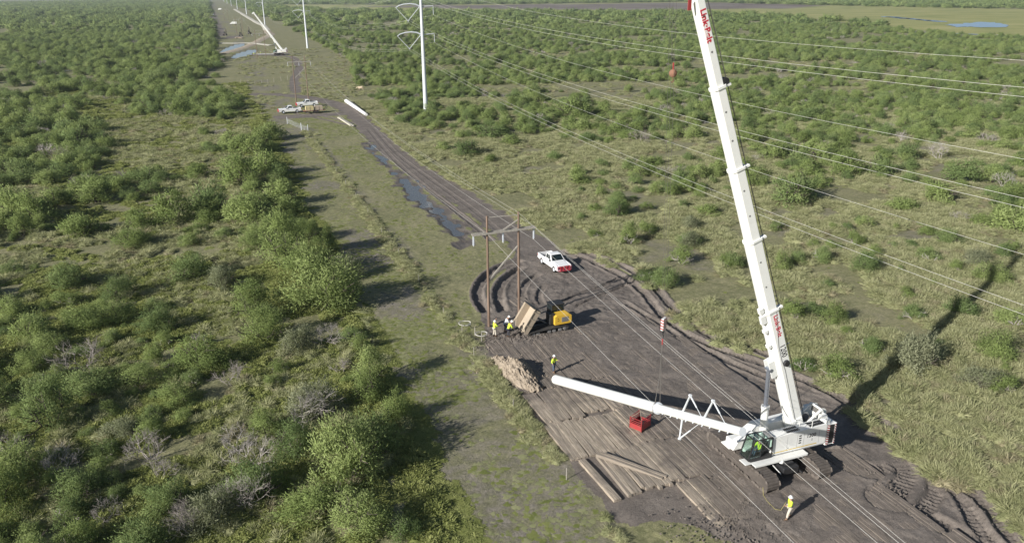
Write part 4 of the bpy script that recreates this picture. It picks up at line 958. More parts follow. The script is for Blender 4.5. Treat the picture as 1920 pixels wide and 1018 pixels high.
    for xx in (-.45, -1.35, -1.95, -3.35): b_.box(xx-.008, xx+.008, 1.3, 1.5035, 1.62, 2.78)
    b_.box(-.62, -.5, 1.4, 1.506, 1.75, 1.82); b_.build('panel_seam', M_['greysteel'], lh)
    b_ = MB(); b_.box(-3.2, .9, 1.3, 1.5045, 1.60, 1.675); b_.build('yellow_stripe', M_['stripe_yellow'], lh)
    b_ = MB(); b_.prism([(-3.6, 1.5), (1.6, 1.5), (1.6, 2.1), (.6, 2.7), (-3.6, 2.8)], -1.48, -.62, 'y'); b_.build('side_housing', W, root)
    b_ = MB(); b_.prism([(1.2, 1.5), (3.1, 1.5), (2.7, 2.15), (1.3, 2.55)], -.58, -.05, 'y'); b_.box(1.7, 2.9, -1.3, -.62, 1.5, 2.0, .05); b_.build('cover', W, root)
    # --- counterweight with warning stripes
    b_ = MB(); b_.box(-4.95, -4.05, -1.46, 1.46, 1.15, 3.0, .07); b_.box(-4.5, -4.02, -1.3, 1.3, 3.0, 3.25, .05); cw = b_.build('counterweight', W, root)
    b_ = MB(); b_.box(-4.965, -4.9, -1.22, 1.22, 1.35, 2.85); b_.box(-4.93, -4.33, 1.0, 1.475, 1.3, 2.9); b_.build('grille', BK, cw)
    red = MB(); wht = MB()
    for (x0, x1, yp, dirn) in ((-4.32, -4.08, 1.47, 'y'), (-4.90, -4.78, 1.483, 'y')):
        n_ = 9
        wht.box(x0, x1, yp-.03, yp+.006, 1.2, 2.96)
        for i in range(n_):
            z0 = 1.22+i*.195
            red.add([(x0, yp+.009, z0), (x1, yp+.009, z0+.09), (x1, yp+.009, min(z0+.19, 2.955)), (x0, yp+.009, z0+.1)], [(0, 1, 2, 3)])
    for yp in (-1.34, 1.34):
        wht.box(-4.975, -4.94, yp-.1, yp+.1, 1.2, 2.96)
        for i in range(9):
            z0 = 1.22+i*.195; red.add([(-4.978, yp-.1, z0), (-4.978, yp+.1, z0+.09), (-4.978, yp+.1, min(z0+.19, 2.955)), (-4.978, yp-.1, z0+.1)], [(0, 1, 2, 3)])
    wht.build('reflective_band', M_['white'], cw); red.build('red_stripe', M_['red'], cw)
    # --- walkway, rails, ladder
    b_ = MB(); b_.box(-1.95, 2.75, 1.52, 2.12, 1.33, 1.40); b_.box(2.4, 3.3, 1.0, 1.75, 1.36, 1.42); b_.bar((-1.9, 2.1, 1.32), (2.7, 2.1, 1.32), .06, .14); b_.build('walkway', W, root)
    b_ = MB()
    for p0, p1 in (((.9, 1.5, 1.4), (.9, 1.5, 3.1)), ((-1.4, 1.45, 3.0), (-1.4, 1.45, 3.65)), ((-1.4, .75, 3.05), (-1.4, .75, 3.65)), ((-2.6, 1.45, 3.05), (-2.6, 1.45, 3.6)), ((-3.9, 1.4, 3.1), (-3.9, 1.4, 3.6))): b_.tube([p0, p1], .022, 5)
    b_.tube([(-1.4, .75, 3.65), (-1.4, 1.45, 3.65), (-2.6, 1.45, 3.6), (-3.9, 1.4, 3.6)], .022, 5); b_.tube([(.9, 1.5, 2.9), (-.2, 1.5, 3.3), (-1.4, 1.45, 3.4)], .02, 5); b_.build('handrail', W, root)
    # --- cab
    cab = MB(); P0 = {}
    cab.prism([(.95, 1.42), (2.75, 1.42), (3.0, 1.55), (2.9, 1.7), (.95, 1.7)], .62, 1.62, 'y')
    fr = [((3.0, 1.6), (2.55, 3.15)), ((2.55, 3.15), (1.0, 3.1)), ((1.0, 3.1), (.97, 1.6)), ((1.85, 3.13), (2.0, 1.6)), ((.97, 2.3), (2.0, 2.15))]
    for yy in (.64, 1.60):
        for a, c in fr: cab.bar((a[0], yy, a[1]), (c[0], yy, c[1]), .07, .09, (0, 1, 0))
    for a in ((2.98, 1.62), (2.55, 3.15), (1.0, 3.1), (1.8, 3.14)): cab.bar((a[0], .64, a[1]), (a[0], 1.6, a[1]), .08)
    cb = cab.build('cab', BK, root)
    G_ = M_['cabglass']
    def pane(nm, a, c, d, e, mt=G_):
        a, c, d, e = map(Vector, (a, c, d, e)); nn = (c-a).cross(e-a).normalized()*.006
        m_ = MB(); m_.add([v+nn for v in (a, c, d, e)]+[v-nn for v in (a, c, d, e)], [(0, 1, 2, 3), (7, 6, 5, 4), (0, 4, 5, 1), (1, 5, 6, 2), (2, 6, 7, 3), (3, 7, 4, 0)]); return m_.build(nm, mt, cb)
    pane('windscreen', (2.98, .68, 1.66), (2.98, 1.56, 1.66), (2.56, 1.56, 3.11), (2.56, .68, 3.11))
    pane('side_pane', (2.92, 1.6, 1.68), (2.03, 1.6, 1.68), (1.89, 1.6, 3.08), (2.53, 1.6, 3.1))
    pane('side_pane', (1.93, 1.6, 2.22), (1.02, 1.6, 2.35), (1.04, 1.6, 3.05), (1.83, 1.6, 3.08))
    pane('roof_pane', (2.5, .7, 3.17), (2.5, 1.54, 3.17), (1.85, 1.54, 3.16), (1.85, .7, 3.16)); pane('roof_pane', (1.76, .7, 3.16), (1.76, 1.54, 3.16), (1.34, 1.54, 3.15), (1.34, .7, 3.15))
    pane('side_pane', (2.9, .63, 1.7), (1.05, .63, 1.7), (1.05, .63, 3.05), (2.5, .63, 3.08))
    m_ = MB(); m_.box(1.0, 1.3, .68, 1.56, 3.1, 3.2, .03); m_.build('roof_panel', M_['greysteel'], cb)
    m_ = MB(); m_.box(1.2, 1.75, .9, 1.35, 1.7, 2.05, .05); m_.box(1.15, 1.32, .9, 1.35, 2.0, 2.6, .05); m_.build('seat', BK, cb)
    # --- winches and gantry at the rear
    for xw, zw in ((-3.55, 2.75), (-4.35, 3.35)):
        b_ = MB(); b_.cone((xw, -.42, zw), (xw, .42, zw), .27, .27, 18)
        w_ = b_.build('winch', M_['rope'], root)
        for yy in (-.46, .42): b_ = MB(); b_.cone((xw, yy, zw), (xw, yy+.04, zw), .42, .42, 20); b_.build('drum_flange', W, w_)
    b_ = MB()
    for yy in (-.55, .55):
        b_.bar((-4.6, yy, 2.9), (-4.15, yy, 3.75), .12, .2, (0, 1, 0)); b_.bar((-4.15, yy, 3.75), (-3.0, yy, 2.9), .1, .16, (0, 1, 0)); b_.box(-3.0, -2.1, yy-.06, yy+.06, 1.5, 2.75, .02)
    b_.cone((-4.15, -.5, 3.75), (-4.15, .5, 3.75), .09, .09, 10); b_.box(-4.5, -3.9, .55, .95, 3.05, 3.45, .06); b_.build('winch_gantry', W, root)
    # --- boom
    foot = Vector((-2.44, 0, 1.85)); ca, sa = math.cos(ang), math.sin(ang)
    Dz = Vector((ca, 0, sa)); U = Vector((sa, 0, -ca))
    BM = Matrix(((U.x, 0, Dz.x, foot.x), (0, 1, 0, 0), (U.z, 0, Dz.z, foot.z), (0, 0, 0, 1)))
    def sect_poly(d, w):
        return [(-d/2, -w/2+.06), (-d/2, w/2-.06), (-d/2+.06, w/2), (d*.16, w/2), (d*.34, w*.40), (d*.45, w*.24), (d*.5, 0), (d*.45, -w*.24), (d*.34, -w*.40), (d*.16, -w/2), (-d/2+.06, -w/2)]
    s0 = -.35; out = []
    for i, (s1, d, w) in enumerate(secs):
        b_ = MB(); b_.M = BM; st = s0 if i == 0 else s0-1.0
        b_.prism(sect_poly(d, w), st, s1, 'z')
        if i == 0:
            b_.prism([(-.5*d, -.05), (.5*d, -.05), (.5*d, .05), (-.5*d, .05)], st, st+.01, 'z')
            for yy in (-w/2-.06, w/2+.0): b_.box(-d*.42, d*.38, yy, yy+.06, -.5, 1.6)
            b_.box(d*.40, d*.85, -.30, -.22, 6.0, 7.4); b_.box(d*.40, d*.85, .22, .30, 6.0, 7.4)
        sec = b_.build('boom_section', BW, root)
        b_ = MB(); b_.M = BM; e = .055
        pl = [(u*(1+2*e/d), v*(1+2*e/w)) for u, v in sect_poly(d, w)]
        b_.prism(pl, s1-.16, s1, 'z')
        b_.build('collar', BW, sec)
        if i < len(secs)-1:
            b_ = MB(); b_.M = BM; b_.box(-d/2-.42, -d/2-.05, w*.05, w*.42, s1-.22, s1-.08); b_.build('rope_guide', BW, sec); b_ = MB(); b_.M = BM; b_.box(-d/2-.30, -d/2-.05, -w*.42, -w*.2, s1-.18, s1-.06)
            if i == 0:
                b_.box(d*.4, d*.5+.28, w*.18, w*.42, s1-.75, s1-.1); b_.box(d*.42, d*.5+.22, w*.1, w*.4, s1+.1, s1+.5); b_.box(d*.45, d*.5+.2, w*.05, w*.4, s1-1.6, s1-1.35); b_.box(d*.45, d*.5+.2, w*.05, w*.4, s1-2.9, s1-2.65)
            b_.build('bracket', BW, sec)
        out.append((sec, d, w)); s0 = s1
    s_end = secs[-1][0]; d, w = secs[-1][1:]
    b_ = MB(); b_.M = BM
    b_.prism([(-d*.6, s_end-.1), (d*.55, s_end-.1), (d*1.5, s_end+.25), (d*1.45, s_end+.6), (d*.2, s_end+.75), (-d*.6, s_end+.6)], -w*.46, -w*.34, 'y')
    b_.prism([(-d*.6, s_end-.1), (d*.55, s_end-.1), (d*1.5, s_end+.25), (d*1.45, s_end+.6), (d*.2, s_end+.75), (-d*.6, s_end+.6)], w*.34, w*.46, 'y')
    for uu, ss in ((d*1.2, s_end+.42), (-.1, s_end+.4)): b_.cone((uu, -w*.44, ss), (uu, w*.44, ss), .26, .26, 16)
    bh = b_.build('boom_head', BW, root)
    # rope along the top of the boom to the head sheaves
    b_ = MB(); b_.M = BM
    dd0 = secs[0][1]
    for yy in (.1, .17): b_.tube([(-dd0/2-.35, yy, 1.2), (-dd0/2-.28, yy, secs[0][0]), (-d/2-.25, yy, s_end), (-.1-.2, yy, s_end+.6)], .016, 4)
    b_.build('hoist_rope', M_['rope'], root)
    # --- luffing cylinder
    Mv = lambda u, v, s: BM @ Vector((u, v, s))
    pin = Mv(secs[0][1]*.78, 0, 6.7); basep = Vector((.55, 0, 1.5)); mid = basep.lerp(pin, .52)
    b_ = MB(); b_.cone(basep, mid, .27, .27, 18); b_.cone(mid-(pin-basep).normalized()*.2, mid, .31, .31, 18); b_.cone(basep-Vector((0, .45, 0)), basep+Vector((0, .45, 0)), .2, .2, 12); b_.box(.2, .95, -.62, -.42, 1.4, 2.1, .04); b_.box(.2, .95, .42, .6, 1.4, 2.1, .04)
    cy = b_.build('luffing_cylinder', BW, root, smooth=True)
    b_ = MB(); b_.cone(mid, pin, .16, .16, 14); b_.cone(pin-Vector((0, .32, 0)), pin+Vector((0, .32, 0)), .15, .15, 10); b_.build('piston_rod', M_['chrome'], cy, smooth=True)
    if detail:
        def face_text(body, size, mt, par, u, v, s, bold=.0, sx=1.):
            me = text_mesh(body, size, mt, .004, bold)
            M = BM @ Matrix(((0, -1, 0, u), (0, 0, 1, v), (-1, 0, 0, s), (0, 0, 0, 1))) @ Matrix.Diagonal((sx, 1, 1, 1))
            me.transform(M); return link('lettering', me, par)
        TR = paint('lettering_red', (.55, .02, .045), .4, .0); TB = paint('lettering_black', (.015, .015, .016), .4, .0)
        s5, d5, w5 = out[-1]; s1_, d1, w1 = out[0]
        face_text('Link\u00b7Belt', .54, TR, s5, -.06, w5/2+.004, secs[-1][0]-2.45, .034)
        face_text('Link\u00b7Belt', .50, TR, s1_, -.22, w1/2+.004, secs[0][0]-1.35, .028)
        face_text('1200', .62, TB, s1_, -.24, w1/2+.004, secs[0][0]-3.55, .012, .85)
        b_ = MB(); b_.M = BM; b_.cone((-.22, w1/2, secs[0][0]-4.65), (-.22, w1/2+.18, secs[0][0]-4.65), .26, .22, 18); b_.build('cable_reel', BK, s1_)
        b_ = MB(); b_.M = BM
        b_.tube([(-.36, w1/2+.02, secs[0][0]-.2), (-.05+.12, w1/2+.02, secs[0][0]-3.), (.08, w1/2+.02, secs[0][0]-4.2), (-.02, w1/2+.02, secs[0][0]-5.2), (.06, w1/2+.02, secs[0][0]-8.), (.1, w1/2+.03, 1.2)], .013, 4)
        b_.build('electric_cable', M_['greysteel'], s1_)
        b_ = MB(); b_.M = BM; ss4 = secs[3][0]; b_.cone((-secs[3][1]/2-.12, -.05, ss4+.12), (-secs[3][1]/2-.12, .3, ss4+.12), .24, .24, 16); b_.build('cable_reel', BK, out[3][0])
        b_ = MB(); b_.M = BM
        for i, (s_, dd_, ww_) in enumerate(secs[:-1]):
            for q in (.35, .7):
                s_a = s_+(secs[i+1][0]-s_)*q; w2 = secs[i+1][2]; d2 = secs[i+1][1]
                b_.cone((-.05, w2/2, s_a), (-.05, w2/2+.008, s_a), .07, .07, 12)
        for ss in (2.2, 5.4, 8.2): b_.bar((-d1/2, w1*.3, ss), (-d1/2-.35, w1*.35, ss), .05)
        b_.build('boom_fitting', M_['greysteel'], s1_)
        me = text_mesh('1200', .42, TB, .004, .014); me.transform(Matrix(((-1, 0, 0, -2.62), (0, 0, 1, 1.504), (0, 1, 0, 2.42), (0, 0, 0, 1)))); link('lettering', me, lh)
        me = text_mesh('2', .22, TB, .004, .012); me.transform(Matrix(((-1, 0, 0, -2.72), (0, 0, 1, 1.504), (0, 1, 0, 2.05), (0, 0, 0, 1)))); link('lettering', me, lh)
    return BM @ Vector((secs[-1][1]*1.2+.26, 0, s_end+.42))
crane = empty('crawler_crane', (35.5, 40.6, .2), math.pi)
tip = build_crane(crane, R(69.9), [(11.5, 1.2, 1.0), (17.2, 1.08, .90), (22.5, .97, .81), (28.0, .87, .72), (34.2, .76, .62)])
tag(crane, 'white telescopic crawler crane with its boom raised over the work pad', 'crane')
TIP = crane.matrix_basis @ tip
fc = empty('crawler_crane', (34.5, 470.5, .15), math.pi*.97)
build_crane(fc, R(57), [(10., 1.12, .94), (14., 1.0, .84), (18., .9, .75), (21.5, .8, .66), (24.5, .7, .56)], False)
tag(fc, 'distant white crawler crane with raised boom beside the pools', 'crane')
# ------------------------------------------------------------------ lifted steel pole, hook block, ball
PA = Vector((25.25, 57.1, .85)); PL = Vector((25.8, 40.75, 6.6)); PD = (PL-PA).normalized(); LSL = (PL-PA).length; PLEN = LSL+9.2
sp_ = empty('steel_pole', tuple(PA)); 
def pole_pt(t): return PD*t
b_ = MB(); b_.cone(pole_pt(0), pole_pt(LSL), .43, .36, 24); b_.build('shaft', M_['pole_white'], sp_, smooth=True)
b_ = MB(); b_.cone(pole_pt(LSL-.0), pole_pt(PLEN), .30, .255, 24); up_s = b_.build('shaft', M_['pole_white'], sp_, smooth=True)
b_ = MB(); b_.cone(pole_pt(LSL-.09), pole_pt(LSL-.02), .43, .43, 24); b_.cone(pole_pt(LSL-.01), pole_pt(LSL+.06), .40, .40, 24)
for i in range(10):
    pass
b_.build('flange', M_['galv'], sp_, smooth=True)
b_ = MB(); b_.cone(pole_pt(PLEN), pole_pt(PLEN+.03), .27, .27, 20); b_.build('end_cap', M_['galv'], up_s)
N1 = (Vector((0, 0, 1))-PD*PD.z).normalized(); N2 = PD.cross(N1).normalized()
def vdir(a): return N1*math.cos(a)+N2*math.sin(a)
def davit(t, a, L=1.75, span=1.9, off=1.1):
    d = vdir(a); base = pole_pt(t)+d*.27; apex = pole_pt(t+off)+d*L; b2 = pole_pt(t+span)+d*.27
    m_ = MB(); m_.cone(base, apex, .075, .055, 8); m_.box(0, 0, 0, 0, 0, 0) if False else None
    m_.cone(pole_pt(t-.12)+d*.26, pole_pt(t+.12)+d*.26, .10, .10, 8); m_.cone(apex-PD*.08, apex+PD*.08, .09, .09, 8)
    ar = m_.build('bracket_arm', M_['galv'], sp_)
    m_ = MB(); m_.cone(apex, apex.lerp(b2, .55), .06, .05, 8); m_.cone(apex.lerp(b2, .55), b2, .022, .022, 6); m_.cone(b2-PD*.08, b2+PD*.08, .07, .07, 8); m_.build('bracket_tie', M_['galv'], ar)
davit(LSL+3.2, R(20), 1.85, 2.15, 2.0); davit(LSL+5.6, R(20), 1.85, 2.15, 2.0); davit(LSL+2.9, R(182), 1.75, 1.9, -.75)
b_ = MB()
for i in range(9):
    p_ = pole_pt(LSL+1.0+i*.9)+vdir(R(120+i % 2*15))*.29; b_.bar(p_, p_+vdir(R(120))*.12, .06)
b_.build('step_lug', M_['galv'], up_s)
tag(sp_, 'long white tapered steel pole being lifted, butt end near the mats', 'pole')
# hook block hangs from the boom head, above the sling
load = Vector((PL.x, PL.y, PL.z)); bx_, by_ = load.x, load.y+.02
blk = empty('hook_block', (bx_, by_, 12.55), R(35), .68)
b_ = MB(); b_.box(-.36, .36, -.16, .16, .0, 1.25, .06); hb = b_.build('cheek_plate', M_['white'], blk)
b_ = MB()
for fy in (-.166, .166):
    for i in range(5):
        z0 = -.12+i*.3; pts_ = [(-.36, z0), (.36, z0+.36), (.36, z0+.51), (-.36, z0+.15)]
        pts_ = [(x, min(max(z, .02), 1.23)) for x, z in pts_]; b_.add([(x, fy, z) for x, z in pts_], [(0, 1, 2, 3)])
for fx in (-.366, .366):
    for i in range(4): b_.add([(fx, -.16, .1+i*.3), (fx, .16, .18+i*.3), (fx, .16, .32+i*.3), (fx, -.16, .24+i*.3)], [(0, 1, 2, 3)])
b_.build('red_stripe', M_['red'], hb)
b_ = MB(); b_.cone((0, 0, 0), (0, 0, -.35), .12, .1, 10); b_.tube([(0, 0, -.3), (.0, 0, -.5), (.16, 0, -.72), (.05, 0, -.95), (-.14, 0, -.85)], .06, 8); b_.build('hook', M_['black'], blk)
b_ = MB(); b_.cone((0, 0, -.95), (0, 0, -1.6), .07, .06, 10); b_.build('load_pin', M_['red'], blk)
tag(blk, 'red and white striped hook block hanging above the lifted pole', 'hook block')
sl = MB(); tp_ = Vector((bx_, by_, 11.5))
for s_ in (-1, 1): sl.tube([tp_, tp_.lerp(load, .5)+N2*s_*.05, load+N1*.42+N2*s_*.2, load+N2*s_*.40-N1*.1], .022, 5)
ring_ = [load+(N1*math.cos(t)+N2*math.sin(t))*.44 for t in np.linspace(0, 6.2832, 17)]; sl.tube([p-PD*.08 for p in ring_], .028, 5)
tag(sl.build('lifting_sling', M_['rope']), 'dark sling running from the hook block down to the steel pole', 'sling')
rp_ = MB()
for dx, dy in ((-.26, -.08), (.26, .08), (.05, .1)): rp_.tube([(bx_+dx*.8, by_+dy, 13.45), (TIP.x+dx, TIP.y+dy, TIP.z-.2)], .008, 4)
tag(rp_.build('hoist_line', M_['rope']), 'parallel hoist ropes between the boom head and the hook block', 'rope')
hbx, hby, hbz = 25.55, 41.1, 29.2
b_ = MB(); b_.lathe([(.01, -.34), (.2, -.29), (.33, -.1), (.33, .1), (.2, .29), (.01, .34)], 16, (0, 0, 0)); hbr = empty('headache_ball', (hbx, hby, hbz), 0., .72); b_.build('ball', M_['rust'], hbr, smooth=True)
b_ = MB(); b_.tube([(0, 0, -.3), (0, 0, -.45), (.1, 0, -.62), (0, 0, -.75), (-.1, 0, -.66)], .035, 6); b_.build('hook', M_['rust'], hbr)
b_ = MB(); b_.cone((0, 0, .3), (0, 0, .5), .06, .06, 8); b_.box(-.07, .07, -.04, .04, .5, .85, .02); b_.build('rope_socket', M_['red'], hbr)
tag(hbr, 'rusty overhaul ball with hook hanging left of the boom', 'overhaul ball')
b_ = MB(); b_.tube([(hbx, hby, hbz+.62), (TIP.x-.3, TIP.y+.15, TIP.z-.1)], .008, 4); tag(b_.build('whip_line', M_['rope']), 'single thin rope holding the rusty overhaul ball', 'rope')
b_ = MB(); b_.M = Matrix.Translation((TIP.x+.9, TIP.y-.35, TIP.z-.9)); b_.box(-.12, .12, -.02, .02, -.5, .1, .01); b_.tube([(0, 0, .1), (0, 0, .8)], .01, 4)
tag(b_.build('warning_flag', M_['red']), 'small red flag hanging under the boom head', 'flag')
# ------------------------------------------------------------------ red man basket
bk = empty('man_basket', (28.85, 48.15, .22), R(28), .9); Rm = M_['red']
b_ = MB(); b_.box(-.75, .75, -.6, .6, .05, .12); b_.bar((-.6, -.6, .03), (-.6, .6, .03), .1, .06); b_.bar((.6, -.6, .03), (.6, .6, .03), .1, .06); b_.build('floor', M_['rust'], bk)
for nm, (x0, x1, y0, y1) in (('side_panel', (-.75, .75, -.61, -.58)), ('side_panel', (-.75, .75, .58, .61)), ('side_panel', (-.76, -.73, -.6, .6)), ('side_panel', (.73, .76, -.6, .6))):
    b_ = MB(); b_.box(x0, x1, y0, y1, .12, .62); b_.build(nm, Rm, bk)
for xx in (-.75, .75):
    for yy in (-.6, .6): b_ = MB(); b_.bar((xx, yy, .05), (xx, yy, 1.22), .07); b_.build('post', Rm, bk)
b_ = MB()
for z in (.74, .92, 1.15):
    b_.bar((-.75, -.6, z), (.75, -.6, z), .05); b_.bar((-.75, .6, z), (.75, .6, z), .05); b_.bar((-.75, -.6, z), (-.75, .6, z), .05)
b_.build('top_rail', Rm, bk)
b_ = MB()
for xx in (-.7, .7):
    for yy in (-.55, .55): b_.tube([(xx, yy, 1.2), (xx*.5, yy*.5, 1.35), (.1, .1, 1.55)], .018, 5)
b_.build('lifting_bridle', M_['tan'], bk)
b_ = MB(); b_.box(.1, .5, -.3, .1, .12, .5, .04); b_.box(-.5, -.1, .0, .4, .12, .42, .04); b_.build('tool_bag', M_['black'], bk)
tag(bk, 'red steel man basket standing on the timber mats under the pole', 'basket')
# ------------------------------------------------------------------ people
def skin_mesh(name, joints, edges, mat, root=0, sub=1):
    """joints: {key:(pos, radius)} grown with a Skin modifier into one surface"""
    keys = list(joints); ix = {q: i for i, q in enumerate(keys)}
    me = bpy.data.meshes.new(name); me.from_pydata([joints[q][0] for q in keys], [(ix[a], ix[b]) for a, b in edges], [])
    o = bpy.data.objects.new(name, me); C.objects.link(o)
    md = o.modifiers.new('skin', 'SKIN'); md.use_smooth_shade = True
    for i, q in enumerate(keys):
        r_ = joints[q][1]; me.skin_vertices[0].data[i].radius = r_ if isinstance(r_, tuple) else (r_, r_)
        me.skin_vertices[0].data[i].use_root = (i == root)
    s = o.modifiers.new('sub', 'SUBSURF'); s.levels = sub; s.render_levels = sub
    dg = bpy.context.evaluated_depsgraph_get(); out = bpy.data.meshes.new_from_object(o.evaluated_get(dg)); bpy.data.objects.remove(o)
    out.name = name; out.materials.clear(); out.materials.append(mat); out.shade_smooth(); return out
def person(loc, rz, label, pose='stand', trousers='jeans', arms=None, group=None, top='hivis', z=None):
    root = empty('person', loc, rz)
    J = {}  # x right, y forward, z up
    sit = pose == 'sit'; lean = .22 if pose == 'bend' else 0
    J['pel'] = ((0, 0, .98), (.155, .12)); J['bel'] = ((0, .02+lean*.2, 1.14), (.15, .115)); J['che'] = ((0, .03+lean*.7, 1.36), (.18, .125)); J['nek'] = ((0, .03+lean*1.2, 1.52), .062)
    J['hea'] = ((0, .05+lean*1.5, 1.62), .085); J['cro'] = ((0, .05+lean*1.7, 1.74), .075)
    wd = .16 if pose == 'stride' else .10
    for s, nm in ((-1, 'L'), (1, 'R')):
        f = (.22 if s < 0 else -.2) if pose == 'stride' else (.06*s)
        J['hip'+nm] = ((s*.10, 0, .92), .105); J['kne'+nm] = ((s*wd, f*.6+.04, .50), .075); J['ank'+nm] = ((s*wd*1.1, f, .10), .055); J['toe'+nm] = ((s*wd*1.25, f+.16, .05), .045)
        if sit: J['hip'+nm] = ((s*.10, .03, .93), .105); J['kne'+nm] = ((s*.13, .45, .95), .078); J['ank'+nm] = ((s*.13, .50, .52), .055); J['toe'+nm] = ((s*.13, .66, .47), .045)
        a = (arms or {}).get(nm, ((s*.27, .04, 1.16), (s*.25, .22, .98)))
        J['sho'+nm] = ((s*.19, .03+lean*.8, 1.44), .072); J['elb'+nm] = (a[0], .052); J['wri'+nm] = (a[1], .040)
        d = (Vector(a[1])-Vector(a[0])).normalized(); J['han'+nm] = (tuple(Vector(a[1])+d*.08), (.042, .022))
    E = [('pel', 'bel'), ('bel', 'che'), ('che', 'nek'), ('nek', 'hea'), ('hea', 'cro')]
    for nm in 'LR': E += [('pel', 'hip'+nm), ('hip'+nm, 'kne'+nm), ('kne'+nm, 'ank'+nm), ('ank'+nm, 'toe'+nm), ('che', 'sho'+nm), ('sho'+nm, 'elb'+nm), ('elb'+nm, 'wri'+nm), ('wri'+nm, 'han'+nm)]
    link('body', skin_mesh('body', J, E, M_['skin']), root)
    fg = MB()
    for nm, s in (('L', -1), ('R', 1)):
        h = Vector(J['han'+nm][0]); d = (h-Vector(J['wri'+nm][0])).normalized(); sd_ = d.cross(Vector((0, 1, .3))).normalized(); nn = sd_.cross(d)
        for q, ln in zip((-1.5, -.5, .5, 1.5), (.068, .082, .078, .06)):
            p0 = h+d*.03+sd_*q*.019; fg.tube([p0, p0+d*ln*.5+nn*.012, p0+d*ln*.85+nn*.04], [.0095, .0088, .0075], 5)
        p0 = h-d*.02+sd_*.035; fg.tube([p0, p0+sd_*.03+d*.025, p0+sd_*.04+d*.06], [.011, .01, .008], 5)
    fg.build('fingers', M_['skin'], root, smooth=True)
    def grow(keys, add):
        return {q: (J[q][0], tuple(v+add for v in J[q][1]) if isinstance(J[q][1], tuple) else J[q][1]+add) for q in keys}
    kk = ['bel', 'che']+[a+n_ for n_ in 'LR' for a in ('sho', 'elb')]
    jj = grow(kk, .022); jj['low'] = ((0, 0, .96), (.185, .15))
    for n_ in 'LR': jj['cuf'+n_] = (tuple(Vector(J['elb'+n_][0]).lerp(Vector(J['wri'+n_][0]), .8)), .055)
    link('shirt', skin_mesh('shirt', jj, [('low', 'bel'), ('bel', 'che')]+[('che', 'sho'+n_) for n_ in 'LR']+[('sho'+n_, 'elb'+n_) for n_ in 'LR']+[('elb'+n_, 'cuf'+n_) for n_ in 'LR'], M_[top]), root)
    kk = ['pel']+[a+n_ for n_ in 'LR' for a in ('hip', 'kne')]; jj = grow(kk, .02)
    for n_ in 'LR': jj['hem'+n_] = (tuple(Vector(J['ank'+n_][0])+Vector((0, 0, .05))), .08)
    link('trousers', skin_mesh('trousers', jj, [('pel', 'hip'+n_) for n_ in 'LR']+[('hip'+n_, 'kne'+n_) for n_ in 'LR']+[('kne'+n_, 'hem'+n_) for n_ in 'LR'], M_[trousers]), root)
    for n_ in 'LR':
        b_ = MB(); a = Vector(J['ank'+n_][0]); t = Vector(J['toe'+n_][0]); b_.tube([a+Vector((0, -.07, -.05)), a+Vector((0, .02, -.04)), t+Vector((0, -.03, .0)), t+Vector((0, .05, -.01))], [.045, .062, .055, .035], 8); b_.tube([a+Vector((0, 0, -.04)), a+Vector((0, 0, .1))], [.06, .055], 8); b_.build('boot', M_['boot'], root, smooth=True)
    c = Vector(J['cro'][0])+Vector((0, 0, -.03)); b_ = MB(); b_.lathe([(.001, .135), (.06, .125), (.105, .08), (.122, .02), (.125, 0), (.165, -.012), (.165, -.02), (.12, -.012)], 14, tuple(c)); b_.build('hard_hat', M_['helmet'], root, smooth=True)
    return tag(root, label, 'person', group)
person((32.5, 34.3, .21), R(75), 'worker in yellow-green vest and pale trousers striding behind the crane', 'stride', 'khaki', {'L': ((-.27, .1, 1.17), (-.16, .36, 1.14)), 'R': ((.29, -.06, 1.18), (.28, .04, .95))})
person((26.1, 59.6, .21), R(-150), 'worker in yellow-green shirt and jeans standing behind the butt of the lifted pole', 'stand', 'jeans', {'L': ((-.28, .1, 1.2), (-.2, .32, 1.25)), 'R': ((.3, .0, 1.18), (.34, .14, 1.02))})
person((23.7, 69.5, gz(23.7, 69.5)+.02), R(-75), 'worker in yellow-green shirt reaching up behind the dump bed', 'stand', 'khaki', {'L': ((-.30, .18, 1.5), (-.26, .34, 1.72)), 'R': ((.28, .16, 1.2), (.2, .36, 1.12))})
person((24.95, 68.75, gz(24.95, 68.75)+.02), R(-85), 'worker in yellow-green vest and dark trousers stooping at the dump bed tail', 'bend', 'dark_cloth', {'L': ((-.26, .3, 1.15), (-.14, .48, .95)), 'R': ((.27, .3, 1.14), (.16, .5, .96))})
person((25.1, 70.1, gz(25.1, 70.1)+.02), R(-95), 'worker in pale grey shirt and white helmet on the far side of the dump bed', 'bend', 'jeans', {'L': ((-.28, .28, 1.25), (-.2, .5, 1.2)), 'R': ((.28, .26, 1.2), (.2, .48, 1.12))}, None, 'galv')
person((35.5-1.72, 40.6-1.15, .2+1.08), R(90), 'crane operator in yellow-green vest seated inside the crane cab', 'sit', 'jeans', {'L': ((-.27, .18, 1.2), (-.18, .42, 1.12)), 'R': ((.27, .18, 1.2), (.2, .42, 1.12))})
for q, (x, y) in enumerate(((21.2, 473), (25.0, 474.5), (23.0, 470))):
    person((x, y, gz(x, y)+.1), R(40*q), 'tiny pale clad worker standing near the distant crane', 'stand', 'khaki', None, 'workers by the distant crane')
# guide line between the striding worker and the crane track
b_ = MB(); b_.tube([(32.55, 37.2, .75), (32.5, 37.0, .25), (32.3, 36.3, .24), (32.25, 35.4, .24), (32.3, 34.9, .5), (32.38, 34.62, 1.3)], .013, 5); tag(b_.build('tag_line', M_['yrope']), 'thin yellow rope from the crane track to the striding worker', 'rope')

